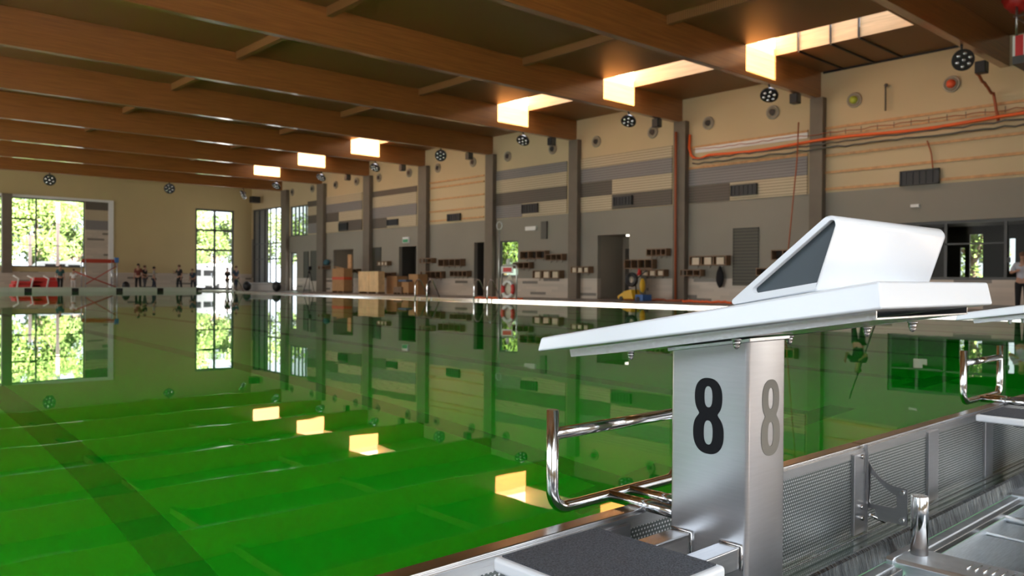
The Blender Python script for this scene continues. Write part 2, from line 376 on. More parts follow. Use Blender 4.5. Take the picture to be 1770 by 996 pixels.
# right wall windows
window(5, 0, XW + .1, *hI, us=[59.15 + (64.2 - 59.15) * k / 5 for k in (1, 2, 3, 4)], vs_=[3.75, 2.5], fr=.1)
bl = MB().box(XW + .19, XW + .2, 61.6, 64.1, .6, 6.55); 
r = bpy.data.objects['window_5']; bl.build('blind', mat('grey_blind', (.16, .17, .17), .7), r)
window(6, 0, XW + .1, *hH, us=[55.2, 55.7, 56.3, 56.9], gm=glass_d)
window(7, 0, XW + .1, *hD, us=[], gm=blind_g, fr=.07)
window(8, 0, XW + .1, *hA, us=[6.9, 8.6, 10.4, 11.3], vs_=[(2.15, 8.6, 12.2, .05)], gm=glass_d)
window(9, 0, XW + .12, *hHd, vs_=[2.3], gm=glass)
# niches behind the door openings
def niche(n, y0, y1, z1, deep, door=None, m=dark_m, back=True):
    r = sroot('door_%d' % n, (XW + .25, (y0 + y1) / 2, 0)); b = MB(); x0, x1 = XW + .25, XW + .25 + deep
    b.box(x0, x1, y0 - .05, y0, 0, z1); b.box(x0, x1, y1, y1 + .05, 0, z1); b.box(x0, x1 + .05, y0 - .05, y1 + .05, z1, z1 + .05); b.box(x0, x1 + .05, y0 - .05, y1 + .05, -.05, 0.0)
    if back: b.box(x1, x1 + .05, y0 - .05, y1 + .05, 0, z1)
    b.build('reveal', m, r)
    if door:
        MB().box(x1 - .12, x1 - .04, door[0], door[1], .01, door[2]).build('door_leaf', darkdoor, r)
        MB().tube([(x1 - .19, door[0] + .1, 1.05), (x1 - .19, door[0] + .22, 1.05)], .012).build('handle', chrome, r)
    return r
nic_m = mat('niche_grey', (.32, .28, .22), .8)
niche(1, 24.02, 25.97, 3.04, 1.6, (24.5, 25.7, 2.45), nic_m); niche(2, 40.86, 42.75, 2.97, 1.0, (40.95, 42.6, 2.6)); niche(3, 48.24, 50.9, 2.97, 1.6, None, nic_m)
niche(4, 34.39, 35.27, 3.0, .5, (34.42, 35.2, 2.95))
lp = MB().box(XW + .35, XW + .6, 24.1, 24.5, 2.96, 3.035)
em = bpy.data.materials.new('lamp_glow'); em.use_nodes = True; e_ = em.node_tree.nodes['Principled BSDF']; e_.inputs['Emission Color'].default_value = (1, .93, .8, 1); e_.inputs['Emission Strength'].default_value = 3
tag(lp.build('ceiling_lamp', em), 'small lit lamp in the top of the dark doorway', 'lamp')
# office behind the long window at the right
of = MB(); x0, x1 = XW + .25, XW + 4.5
of.box(x0, x1, 4.6, 4.7, 0, 3); of.box(x0, x1, 13.3, 13.4, 0, 3); of.box(x0, x1, 4.6, 13.4, 3, 3.1); of.box(x0, x1, 4.6, 13.4, -.1, 0)
yo = lambda px: rw(px, 430, x1).y
holed(of, 0, x1, x1 + .1, 4.6, 13.4, 0, 3.1, [(yo(1699), yo(1676), .9, 2.7), (yo(1668), yo(1660), .9, 2.2), (yo(1755), yo(1744), 1.3, 2.5)])
struct('wall_office', of, dark_m)
pp = empty('paper_notice', (XW + .08, 11.2, 1.85), 'pair of white paper notices on the dark window glass', 'notice')
MB().box(XW + .09, XW + .094, 11.1, 11.4, 1.78, 2.1).box(XW + .09, XW + .094, 10.95, 11.1, 1.78, 1.95).build('sheet', white_m, pp)
# columns of the right wall
cols = [(1398, 1420), (1163, 1183), (982, 997), (838, 851), (722, 736), (627, 638), (547, 558), (485, 494)]
places = ['first', 'second', 'third', 'fourth', 'fifth', 'sixth', 'seventh', 'last']
spans = []
for i, (a, b) in enumerate(cols):
    xf = XW - .3; y1, y0 = rw(a, 400, xf).y, rw(b, 400, xf).y; y1 = max(y1, y0 + .42); spans.append((y0, y1))
    c = MB().box(xf, XW - .013, y0, y1, 0, 7.75).build('wall_column', col_m)
    tag(c, 'dark grey wall column, %s of the row counted from the white starting block' % places[i], 'column', 'columns of the right wall')
# roof beams
for i in range(-2, 9):
    y = 8.57 + 6.29 * i - .06; z0 = 7.75; zl = 7.75 + .006 * (-8.2 - XW)
    m = MB().prism([(-7.9, zl), (XW - .01, z0), (XW - .01, ZC - .001), (-7.9, ZC - .001)], 1, y, y + .26)
    nm = {0: 'nearest one crossing the upper right corner', 1: 'landing on the first column right of the middle', 2: 'landing on the column with the orange pipe'}.get(i - 0, None)
    lab = ['out of view behind the camera', 'passing high over the camera', 'crossing the upper right corner', 'ending on the first column above the starting block', 'ending on the column beside the orange pipe',
           'ending on the third column from the right', 'ending on the fourth column, without a sun patch', 'ending on the fifth column from the right', 'ending on the sixth column from the right', 'ending on the seventh column from the right', 'nearest the far end wall'][i + 2]
    tag(m.build('roof_beam', wood, None, .01, 1), 'deep varnished wooden roof beam %s' % lab, 'beam', 'glued timber roof beams')
# purlins between the beams
for k, X in enumerate((19.62, 11.85, 4.1)):
    for i in range(-2, 8):
        y = 8.57 + 6.29 * i
        o = MB().box(X - .1, X + .1, y + .21, y + 6.22, 8.48, ZC - .001).build('cross_joist', deck_m)
        tag(o, 'wooden roof joist in the %s line, %s' % (('right hand', 'middle', 'left hand')[k], 'bay %s' % (['behind the camera', 'over the camera', 'first in view', 'second in view', 'third in view', 'fourth in view', 'fifth in view', 'sixth in view', 'seventh in view', 'last before the end wall'][i + 2])), 'joist', 'joists between the roof beams')
# skylight wells
for n, (x0, x1, y0, y1) in enumerate(wells):
    r = sroot('window_%d' % (30 + n), ((x0 + x1) / 2, (y0 + y1) / 2, ZC))
    m = MB(); m.box(x0 - .06, x0, y0 - .06, y1 + .06, ZC + .25, 9.7); m.box(x1, x1 + .06, y0 - .06, y1 + .06, ZC + .25, 9.7); m.box(x0, x1, y0 - .06, y0, ZC + .25, 9.7); m.box(x0, x1, y1, y1 + .06, ZC + .25, 9.7)
    m.build('shaft', wood_pale, r)
    l = MB(); t = .012
    l.box(x0, x0 + t, y0, y1, ZC, ZC + .25); l.box(x1 - t, x1, y0, y1, ZC, ZC + .25); l.box(x0, x1, y0, y0 + t, ZC, ZC + .25)
    l.build('lining', wood_pale, r)
    MB().quad((x0, y0, 9.68), (x1, y0, 9.68), (x1, y1, 9.68), (x0, y1, 9.68)).build('pane', glass, r)
for k, y in enumerate((13.95, 12.8, 11.85)):
    o = MB().box(25.75, XW, y - .03, y + .03, ZC - .05, ZC - .001).box(25.68, 25.72, y - .03, y + .03, ZC, 9.6).build('ceiling_rail', black_m)
    tag(o, 'thin black rail from the nearest skylight to the wall, %s' % ('farthest', 'middle', 'nearest to the camera')[k] + (' one' if k < 2 else ''), 'rail', 'black rails beside the skylight')
tag(MB().box(XW - .06, XW - .001, 9.3, 14.7, ZC - .07, ZC - .001).build('ceiling_trim', black_m), 'black trim where ceiling meets the right wall', 'trim')

# ---------------------------------------------------------------- right wall cladding
def P(y0, y1, z0, z1, m, par, nm='panel', d=.05):
    for a, b in spans:
        if a < y0 < b: y0 = b
        if a < y1 < b: y1 = a
    if y1 - y0 < .05: return
    return MB().box(XW - d, XW - .001, y0 + .006, y1 - .006, z0 + .006, z1 - .006).build(nm, m, par)
bays = {
 'bay right of the orange pipe column': [(15.3, 20.9, 4.93, 5.66, slat_grey), (18.69, 20.9, 4.2, 4.93, slat_dark), (15.3, 18.69, 4.2, 4.93, slat_beige)],
 'bay above the dark doorway': [(21.6, 27.35, 6.3, 6.82, slat_beige), (21.6, 27.35, 5.62, 6.3, slat_grey), (25.05, 27.35, 4.92, 5.62, slat_dark), (21.6, 25.05, 4.92, 5.62, slat_beige), (25.05, 27.35, 4.22, 4.92, slat_beige), (21.6, 25.05, 4.22, 4.92, slat_dark)],
 'bay above the lifebuoy': [(28.0, 33.65, 6.3, 6.82, slat_grey), (28.0, 33.65, 5.6, 6.3, slat_beige), (28.0, 33.65, 4.92, 5.6, slat_dark), (31.25, 33.65, 4.22, 4.92, slat_grey), (28.0, 31.25, 4.22, 4.92, slat_beige)],
 'bay above the plywood crate': [(40.8, 46.17, 6.3, 6.68, slat_dark), (40.8, 46.17, 5.6, 6.3, slat_beige), (40.8, 46.17, 4.9, 5.6, slat_grey), (44.07, 46.17, 4.22, 4.9, slat_dark), (40.8, 44.07, 4.22, 4.9, slat_beige)],
 'bay above the cardboard crate': [(47.1, 52.45, 6.22, 6.78, slat_beige), (47.1, 52.45, 5.6, 6.22, slat_grey), (50.13, 52.45, 4.95, 5.6, slat_dark), (47.1, 50.13, 4.95, 5.6, slat_beige), (50.13, 52.45, 4.22, 4.95, slat_beige), (47.1, 50.13, 4.22, 4.95, slat_dark)],
 'last bay with the upper window': [(53.2, 54.66, 6.25, 6.65, slat_dark), (53.2, 54.66, 5.6, 6.25, slat_beige), (53.2, 54.66, 5.0, 5.6, slat_dark), (53.2, 54.66, 4.25, 5.0, slat_grey), (57.57, 58.4, 6.25, 6.65, slat_dark), (57.57, 58.4, 5.5, 6.25, slat_beige), (57.57, 58.4, 4.95, 5.5, slat_dark), (57.57, 58.4, 4.25, 4.95, slat_grey)],
}
for nm, ps in bays.items():
    r = empty('acoustic_cladding', (XW - .03, (ps[0][0] + ps[0][1]) / 2, ps[-1][2]), 'slatted acoustic panel bands in the ' + nm, 'wall panels', 'slatted acoustic wall bands')
    for p in ps: P(*p[:5], r)
# battens of the unfinished bays
for y0, y1, zs, lab in ((5.0, 14.7, (6.6, 5.58, 4.95, 4.33), 'above the starting block'), (34.4, 39.75, (6.7, 6.38, 5.66, 4.96, 4.4), 'in the bare middle bay'), (15.3, 20.9, (6.6, 5.72), 'beside the orange pipe bend')):
    for k, zz in enumerate(zs):
        o = MB().box(XW - .05, XW - .001, y0, y1, zz - .045, zz + .045).build('wooden_batten', batten_m)
        tag(o, 'horizontal raw wooden batten %s, %s' % (lab, ('topmost', 'second down', 'third down', 'fourth down', 'fifth down')[k]), 'batten', 'raw battens ' + lab)
# vents
for y0, y1, z0, z1, lab in ((10.54, 11.83, 4.2, 4.72, 'above the starting block, hung from a thin cable'), (17.4, 18.6, 4.35, 4.8, 'left of the column behind the block'), (23.78, 24.89, 4.37, 4.79, 'above the dark doorway'), (30.0, 31.2, 4.38, 4.86, 'above the lifebuoy'),
                         (36.4, 37.6, 4.3, 4.72, 'in the bare middle bay'), (42.75, 43.94, 4.34, 4.74, 'above the plywood crate'), (48.86, 50.0, 4.3, 4.8, 'above the cardboard crate')):
    r = empty('air_vent', (XW - .1, (y0 + y1) / 2, z0), 'black rectangular air vent grille ' + lab, 'vent', 'air vents on the right wall')
    MB().box(XW - .13, XW - .052, y0, y1, z0, z1).build('duct_mouth', black_m, r)
    g = MB(); g.box(XW - .16, XW - .13, y0, y1, z1 - .05, z1); g.box(XW - .16, XW - .13, y0, y1, z0, z0 + .05); g.box(XW - .16, XW - .13, y0, y0 + .05, z0, z1); g.box(XW - .16, XW - .13, y1 - .05, y1, z0, z1)
    for t in range(1, 6): yy = y0 + (y1 - y0) * t / 6; g.box(XW - .15, XW - .13, yy - .01, yy + .01, z0, z1)
    g.build('grille', black_m, r)
# round air nozzles
nz_root = None
spots = [(10.21, 7.49, 'red'), (13.51, 7.49, 'green')] + [(y, 7.54, None) for y in (16.78, 19.76, 22.69, 26.07, 29.03, 32.44, 35.39, 38.68, 41.63, 45.05, 47.82, 50.61, 53.96, 57.1)]
ballg = mat('lime_ball', (.42, .48, .05), .6); ballr = mat('red_ball', (.75, .10, .03), .6); nzm = mat('nozzle_ring', (.35, .31, .24), .4)
for k, (y, zz, b) in enumerate(spots):
    near = ['beside the round floodlight at the top right', 'left of the dangling rod'] + ['%s one in the %s bay from the right' % (('right', 'left')[j % 2], ('second', 'third', 'fourth', 'fifth', 'sixth', 'seventh', 'eighth')[j // 2]) for j in range(14)]
    r = empty('air_nozzle', (XW - .1, y, zz), 'round air nozzle ' + (('holding a %s ball, ' % ('red', 'lime green')[b == 'green']) if b else '') + near[k], 'air nozzle', 'round air nozzles along the right wall')
    MB().torus((XW - .04, y, zz), .24, .04).torus((XW - .08, y, zz), .17, .025).build('ring', nzm, r)
    if b: MB().ball((XW - .1, y, zz), .15).build('ball', ballg if b == 'green' else ballr, r)
    else: MB().tube([(XW - .012, y, zz), (XW - .1, y, zz)], [.13, .12], 20).build('throat', black_m, r)
# dangling rod
tag(MB().tube([(XW - .2, 12.32, 7.75), (XW - .2, 12.32, 6.9)], .03).ball((XW - .15, 12.32, 7.8), .07).build('hanging_rod', cable_m), 'short dark rod hanging between the red and lime balls', 'rod')
# pipes and cables on the wall
def wob(pts, amp, n=60, seed=0):
    rnd = random.Random(seed); out = []
    L_ = [(Vector(b) - Vector(a)).length for a, b in zip(pts, pts[1:])]; T = sum(L_)
    for i in range(n + 1):
        t = T * i / n; k = 0
        while k < len(L_) - 1 and t > L_[k]: t -= L_[k]; k += 1
        p = Vector(pts[k]).lerp(Vector(pts[k + 1]), min(1, t / L_[k])); out.append(p + Vector((rnd.uniform(-.2, 0) * amp, 0, rnd.uniform(-1, 1) * amp)))
    return out
bend = [(XW - .12, 20.62, 7.15), (XW - .12, 20.66, 6.6), (XW - .12, 20.55, 6.25), (XW - .12, 20.35, 6.1), (XW - .12, 20.1, 6.06)]
tag(MB().tube(bend + [(XW - .36, y, 6.1 + .05 * math.sin(y)) for y in [19.5 - .5 * i for i in range(30)]], .055, 10).build('orange_pipe', orange_m), 'thick orange pipe running along the wall above the starting block', 'pipe')
for k, (zz, s, lab) in enumerate(((5.95, 1, 'upper'), (5.77, 2, 'lower'))):
    tag(MB().tube(wob([(XW - .37, 20.3, zz + .06), (XW - .37, 5.2, zz)], .035, 50, s), .03, 6).build('grey_cable', cable_m), '%s of two sagging grey cables under the orange pipe' % lab, 'cable', 'grey cables under the orange pipe')
tag(MB().tube(wob([(XW - .33, 20.3, 6.42), (XW - .33, 5.2, 6.3)], .03, 60, 5), .014, 6).build('thin_cable', orange_d), 'thin brown cable with clips just above the orange pipe', 'cable')
tray = empty('cable_tray', (XW - .02, 10, 6.31), 'narrow wooden rail with clips above the orange pipe', 'cable tray')
MB().box(XW - .05, XW - .002, 5.2, 14.6, 6.28, 6.34).build('rail', batten_m, tray)
for k in range(16): y = 14.4 - .58 * k; MB().box(XW - .06, XW - .05, y - .01, y + .01, 6.29, 6.5).build('clip', cable_m, tray)
tag(MB().box(XW - .05, XW - .001, 15.3, 20.4, 6.34, 6.56).build('white_strip', white_m), 'white insulation strip above the orange pipe bend', 'strip')
tag(MB().tube([(XW - .4, 21.15, 7.3), (XW - .4, 21.14, 4), (XW - .38, 21.12, .05)], .05, 8).build('drop_pipe', orange_d), 'rusty orange pipe down the second column', 'pipe')
tag(MB().tube([(XW - .46, 15.45, 6.9), (XW - .46, 15.5, 5.5), (XW - .35, 15.8, 3), (XW - .3, 16.1, .1)], .025, 6).build('thin_drop_pipe', orange_d), 'thin orange cable slanting down by the first column', 'cable')
tag(MB().tube(wob([(27.3, 8.9, 7.3), (XW - .2, 8.9, 6.9), (XW - .2, 8.75, 6.05)], .05, 14, 9), .045, 6).build('brown_cable', orange_d), 'brown cable dropping from the speaker box at the top right', 'cable')
tag(MB().tube(wob([(XW - .1, 10.95, 5.7), (XW - .1, 10.8, 5.2), (XW - .12, 10.75, 4.72)], .02, 8, 4), .022, 6).build('vent_cable', orange_d), 'thin brown cable hanging down to the near vent', 'cable')
# small fixtures
for (px, py, c, lab, s) in ((703, 415, white_m, 'small green and white exit sign over the dark door', (.32, .18)), (1583, 356, white_m, 'tiny pale wall lamp above the long dark window', (.14, .05)), (919, 395, white_m, 'tiny white lamp pair on the grey wall beside the third column', (.4, .1)), (942, 398, cable_m, 'small grey speaker on the wall by the third column', (.2, .45))):
    q = rw(px, py); o = MB().box(XW - .1, XW - .001, q.y - s[0], q.y + s[0], q.z - s[1], q.z + s[1]).build('exit_sign' if 'exit' in lab else ('wall_speaker' if 'speaker' in lab else 'wall_lamp'), c); tag(o, lab, 'sign' if 'exit' in lab else ('speaker' if 'speaker' in lab else 'lamp'))
    if 'exit' in lab: MB().box(XW - .105, XW - .1, q.y - .28, q.y + .28, q.z - .15, q.z + .04).build('green_symbol', mat('exit_green', (.05, .35, .15), .5), o)
# louvre doors
lou = stripes('louvre', (.065, .06, .038), (.02, .019, .012), .13, rough=.5, duty=.4)
for (y0, y1, z0, z1, lab) in ((17.35, 18.52, .7, 3.04, 'tall olive louvred shutter behind the starting block kicker'), (44.77, 45.9, 1.33, 3.0, 'narrow olive louvred shutter above the plywood crate'), (54.52, 55.24, 1.0, 2.96, 'right narrow dark shutter near the far corner'), (53.29, 54.16, .76, 2.99, 'left narrow dark shutter beside its twin near the far end')):
    r = empty('louvred_shutter', (XW - .02, (y0 + y1) / 2, z0), lab, 'shutter', 'louvred shutters')
    MB().box(XW - .04, XW - .013, y0 + .04, y1 - .04, z0 + .04, z1 - .04).build('louvre', lou, r)
    MB().box(XW - .055, XW - .013, y0, y0 + .04, z0, z1).box(XW - .055, XW - .013, y1 - .04, y1, z0, z1).box(XW - .055, XW - .013, y0, y1, z1 - .04, z1).box(XW - .055, XW - .013, y0, y1, z0, z0 + .04).build('frame', lou, r)
# cubby shelves with hooks
def shelf(y0, y1, z0, z1, n, lab, bins=False):
    d = .38; r = empty('cubby_shelf', (XW - .02, (y0 + y1) / 2, z0), lab, 'shelf', 'wooden cubby shelves along the right wall')
    t = .035; m = MB(); xa, xb = XW - d, XW - .02
    m.box(xa, xb, y0, y1, z0, z0 + t); m.box(xa, xb, y0, y1, z1 - t, z1)
    for k in range(n + 1):
        y = y0 + (y1 - y0 - t) * k / n; m.box(xa, xb, y, y + t, z0 + t, z1 - t)
    m.build('carcass', shelf_m, r)
    MB().box(xb - .02, xb, y0 + t, y1 - t, z0 + t, z1 - t).build('back', shelf_in, r)
    if bins:
        for k in range(n):
            a = y0 + (y1 - y0) * (k + .22) / n; b = y0 + (y1 - y0) * (k + .8) / n
            MB().box(xa + .04, xb - .03, a, b, z0 + t, z1 - t - .03).build('white_bin', bin_m, r)
    h = MB()
    for k in range(n): y = y0 + (y1 - y0) * (k + .5) / n; h.tube([(xb - .1, y, z0), (xb - .1, y, z0 - .09), (xb - .16, y, z0 - .11), (xb - .18, y, z0 - .06)], .012, 6)
    h.build('hook_row', chrome, r)
    return r
shelf(29.2, 31.04, 1.98, 2.39, 3, 'open wooden cubby shelf above right of the lifebuoy, upper left of two side by side')
shelf(28.0, 29.15, 1.88, 2.2, 3, 'short cubby shelf touching the third column on its left side, upper')
shelf(30.35, 31.6, 1.49, 1.82, 3, 'small cubby shelf right beside the lifebuoy sign')
shelf(28.16, 30.08, .98, 1.38, 3, 'low cubby shelf with pale bins right of the lifebuoy', True)
shelf(26.2, 27.38, 1.24, 1.56, 3, 'small cubby shelf between the third column and the doorway', True)
shelf(22.4, 24.0, 1.42, 1.84, 4, 'wide cubby shelf directly right of the dark doorway')
shelf(21.65, 22.73, 1.98, 2.3, 4, 'highest small cubby shelf left of the orange pipe column')
shelf(21.75, 23.07, 1.08, 1.38, 3, 'low cubby shelf with pale bins above the yellow cleaning machine', True)
shelf(19.86, 20.9, 1.08, 1.36, 3, 'low cubby shelf just right of the orange pipe column')
shelf(18.62, 20.43, 1.53, 1.93, 3, 'cubby shelf with three cream bins beside the louvred shutter', True)
shelf(15.6, 16.6, 1.7, 2.1, 2, 'cubby shelf half hidden by the kicker, left of the first column')
shelf(16.3, 17.25, 1.1, 1.4, 2, 'low cubby shelf right of the louvred shutter')
shelf(38.8, 40.0, 1.88, 2.18, 3, 'small cubby shelf right of the fifth column, upper'); shelf(36.02, 38.14, 1.67, 2.09, 4, 'wide cubby shelf in the middle of the bare bay')
shelf(37.88, 39.9, .98, 1.39, 4, 'low wide cubby shelf right of the fifth column'); shelf(35.45, 37.03, 1.07, 1.4, 4, 'low cubby shelf left of the narrow dark door')
shelf(51.3, 52.4, 1.6, 1.85, 2, 'small cubby shelf carrying a teal bundle'); shelf(47.2, 48.2, 1.34, 1.6, 2, 'tiny cubby shelf beside the upright plank'); shelf(43.54, 44.7, 1.79, 2.07, 3, 'small cubby shelf left of the dark door above the plywood crate', True); shelf(43.0, 44.2, 1.0, 1.35, 3, 'low cubby shelf partly behind the plywood crate')
tag(MB().ball((XW - .25, 51.45, 2.1), .28, 2, (.7, 1.1, .8), .12).build('teal_bundle', mat('teal_cloth', (.04, .13, .16), .8)), 'teal cloth bundle on top of a small cubby shelf', 'bundle')
# jacket
j = MB(); q = 19.05
j.ball((XW - .16, q, 1.02), .18, 3, (.5, 1, 2.3), .06).ball((XW - .16, q, 1.38), .09, 2, (.6, .8, 1.4), .05).ball((XW - .16, q + .1, 1.0), .07, 2, (.8, .8, 3.4)).ball((XW - .16, q - .1, 1.0), .07, 2, (.8, .8, 3.6))
tag(j.build('black_jacket', mat('black_cloth', (.012, .012, .014), .9)), 'black jacket hanging under the cubby shelf with cream bins', 'jacket')

# ---------------------------------------------------------------- floodlights and speakers at the beams
def flood_at(c, aim, lab, R=.29):
    r = empty('floodlight', c, lab, 'floodlight', 'round hanging floodlights'); a = Vector(aim).normalized(); c = Vector(c); u = a.orthogonal().normalized(); w_ = a.cross(u)
    MB().tube([c - a * .2, c - a * .17, c - a * .08, c], [R * .3, R * .62, R * .93, R], 24).build('dome', silver, r)
    MB().tube([c - a * .01, c + a * .05], [R * 1.03, R * 1.03], 24).build('face', black_m, r)
    l = MB()
    for k in range(7):
        p = c + a * .06 + (Vector() if k == 0 else (u * math.cos(k * math.pi / 3) + w_ * math.sin(k * math.pi / 3)) * R * .62); l.ball(p, R * .2, 2)
    l.build('lens_cluster', lens_m, r)
    MB().tube([c - a * .15, c - a * .1 + Vector((0, 0, .2)), Vector((c.x, c.y + .03, 7.75 + .006 * (c.x - XW) + .004))], .035, 8).ball(c - a * .16 + Vector((0, 0, .05)), .09).build('bracket', black_m, r)
    return r
fl = ['in front of the red ball at the top right', 'below the brightest sun patch on the near beam', 'below the second sun patch', 'below the third sun patch', 'on the beam without a sun patch', 'below the fourth sun patch', 'below the fifth sun patch', 'below the farthest sun patch']
for i in range(8):
    y = 8.57 + 6.29 * i; near = i == 0
    flood_at((25.3 if near else 25.53, y + .05, 7.28 if near else 7.36), (-.9, -.75, -.35) if near or i == 4 else (-.55, -.2, -.8), 'round floodlight ' + fl[i], .3)
for px, py, aim, lab in ((86, 311, (-.3, -.9, -.3), 'round floodlight under the farthest beam at the left edge'), (293, 326, (-.4, -.9, -.2), 'round floodlight under the farthest beam between window and glass door'), (420, 337, (-.9, .2, -.5), 'bright faced floodlight near the far corner')):
    q = at(px, py, 1, 58.93); flood_at(q, aim, lab, .36)
for i in range(7):
    y = 8.57 + 6.29 * i; x = 27.16 if i == 0 else 27.5; z = 7.44 if i == 0 else 7.57
    r = empty('loudspeaker', (x, y + .1, z), 'small black box loudspeaker under the roof beam ' + ['with the red basket', 'above the first column', 'above the orange pipe column', 'above the third column', 'above the fourth column', 'above the fifth column', 'above the sixth column'][i], 'loudspeaker', 'small black loudspeakers under the beams')
    MB().box(x - .16, x + .16, y, y + .3, z - .2, z + .16).build('cabinet', black_m, r, .02, 2); MB().box(x - .12, x + .12, y - .012, y - .001, z - .16, z + .12).build('grille', frame_m, r)
q = at(443, 345, 1, 62); tag(MB().box(q.x - .35, q.x + .35, 62, 62.5, q.z - .25, q.z + .25).build('ceiling_box', black_m), 'black box high in the far right corner', 'box')

# ---------------------------------------------------------------- pool edge on the right: polished half-round overflow lip
e = MB(); e.prism([(XP - .004, -.06), (XP + .0015, .075), (XP + .015, .086), (XP + .12, .086), (XP + .14, .02), (XP + .14, -.06)], 1, YN, YP)
tag(e.build('overflow_lip', mat('lip_steel', (.97, .95, .92), .13, 1)), 'bright polished overflow edge along the right side of the pool', 'pool edge')
struct('trim_40', MB().box(XP + .12, XP + .24, 1.2, YP, -.2, .02), steel)
# ladders
def ladder(y0, y1, lab):
    r = empty('pool_ladder', (XP + .3, (y0 + y1) / 2, 0), lab, 'ladder', 'curved steel pool ladders')
    for y in (y0, y1):
        pts = [(XP - .12, y, -.9), (XP - .12, y, .35)] + [(XP - .12 + .2 - .2 * math.cos(t), y, .55 + .32 * math.sin(t)) for t in [math.pi * k / 10 for k in range(0, 8)]] + [(XP + .45, y, .35), (XP + .62, y, .0)]
        MB().tube(pts, .028, 10).build('rail', chrome, r)
    m = MB()
    for z in (-.25, -.55, -.85): m.bar((XP - .12, y0, z), (XP - .12, y1, z), .09, .03)
    m.build('tread', steel, r)
ladder(29.25, 30.15, 'steel pool ladder in front of the cardboard boxes'); ladder(25.1, 25.95, 'steel pool ladder just left of the lifebuoy stand'); ladder(50.1, 51.0, 'farthest steel pool ladder at the far corner of the pool')
# lifebuoy stand
r = empty('lifebuoy_stand', (21.9, 24.6, 0), 'lifebuoy stand of two thin posts with a red sign at the pool edge', 'stand')
y1, y2 = rw(863, 400, 21.95).y, rw(893, 460, 21.95).y
MB().tube([(21.95, y1, 0), (21.95, y1, 2.9)], .035, 10).torus((21.95, y1, 3.1), .16, .02).build('tall_post', mat('pale_tube', (.55, .56, .55), .35, .6), r)
MB().tube([(21.95, y1 - .18, 0), (21.95, y1 - .18, 1.4), (21.95, y1 - .25, 1.47), (21.95, y2 + .07, 1.47), (21.95, y2, 1.4), (21.95, y2, 0)], .03, 10).build('frame', MT['pale_tube'], r)
a = rw(869, 462, 21.93); b = rw(887, 471, 21.93)
s_ = MB().box(21.9, 21.93, b.y, a.y, b.z - .03, a.z + .03).build('sign', white_m, r); MB().box(21.893, 21.899, b.y + .06, a.y - .06, b.z + .02, a.z - .02).build('red_field', red_m, s_)
c = rw(878, 453, 21.93); MB().ball((21.93, c.y, c.z), .11, 2, (.4, 1, 1.3)).build('beacon', white_m, r)
c = rw(878, 500, 21.85)
MB().prism([(c.y - .42, c.z - .36), (c.y + .42, c.z - .36), (c.y + .42, c.z + .1), (c.y, c.z + .62), (c.y - .42, c.z + .1)], 0, 21.93, 21.95).build('back_board', mat('cream_board', (.55, .50, .40), .6), r)
LB0 = 2.35
lb = empty('lifebuoy', (21.84, c.y, c.z), 'red and white ring lifebuoy hanging on the poolside stand', 'lifebuoy')
for k in range(2):
    t = LB0 + k * math.pi
    MB().torus((21.84, c.y, c.z), .31, .078, (1, 0, 0), 12, 12, t - .55, t + .55).build('red_band', red_m, lb)
    MB().torus((21.84, c.y, c.z), .31, .072, (1, 0, 0), 14, 12, t + .55, t + math.pi - .55).build('white_segment', white_m, lb)

# ---------------------------------------------------------------- things along the right deck
def crate(x, y0, y1, h, m, lab, nm='crate', band=None, slats=0, pallet=True, w=1.0, flaps=False):
    r = empty(nm, (x, (y0 + y1) / 2, 0), lab, 'box' if 'box' in nm else 'crate'); z0 = .12 if pallet else .0
    MB().box(x, x + w, y0, y1, z0, h).build('body', m, r, .01, 1)
    if pallet:
        p = MB()
        for yy in (y0, (y0 + y1) / 2 - .05, y1 - .1): p.box(x - .02, x + w + .02, yy, yy + .1, 0, .12)
        p.build('pallet', shelf_m, r)
    if band: MB().box(x - .012, x + w + .005, y0 - .012, y1 + .012, band - .09, band + .09).build('band', red_band, r)
    if slats:
        s = MB()
        for k in range(slats): zz = z0 + (h - z0) * (k + .5) / slats; s.box(x - .02, x - .001, y0, y1, zz - (h - z0) / slats * .4, zz + (h - z0) / slats * .4)
        for yy in (y0, (y0 + y1) / 2, y1): s.box(x - .04, x - .02, yy - .05, yy + .05, z0, h)
        s.build('slats', ply_m, r)
    if flaps: MB().bar((x, y0, h), (x - .25, (y0 + y1) / 2, h + .12), .5, .01).bar((x + w, y1, h), (x + w + .1, y1 + .3, h + .1), .4, .01).build('flap', m, r)
    return r
red_band = mat('red_tape', (.62, .09, .03), .5)
def yx(px, x): return rw(px, 500, x).y
crate(27.0, yx(594, 27), yx(574, 27), 1.6, card_m, 'tall brown cardboard crate with an orange red band on the right deck', 'cardboard_crate', band=.95, flaps=True, w=.6)
crate(26.9, yx(654, 26.9), yx(621, 26.9), 1.38, ply_m, 'pale plywood slatted crate on the right deck', 'plywood_crate', slats=7, w=.45)
crate(27.2, yx(722, 27.2), yx(706, 27.2), 1.2, card_m, 'upright pinkish cardboard box leaning by the fifth column', 'cardboard_box', pallet=False, w=.7)
crate(26.8, yx(706, 26.8), yx(694, 26.8), .75, card_m, 'low cardboard box in front of the dark door', 'cardboard_box', w=.36)
crate(26.7, yx(694, 26.7), yx(680, 26.7), .45, shelf_m, 'low dark wooden box on a pallet right of the plywood crate', 'wooden_box', w=.9)
crate(28.0, yx(686, 28), yx(668, 28), 1.1, card_m, 'brown carton behind the plywood crate', 'cardboard_box', pallet=False, w=.8)
tag(MB().box(26.75, 27.3, yx(703, 26.8), yx(694, 26.8) + .3, .76, .88).build('blue_cushion', mat('blue_cloth', (.09, .13, .2), .8), None, .03), 'flat blue grey pad lying on the low cardboard box', 'pad')
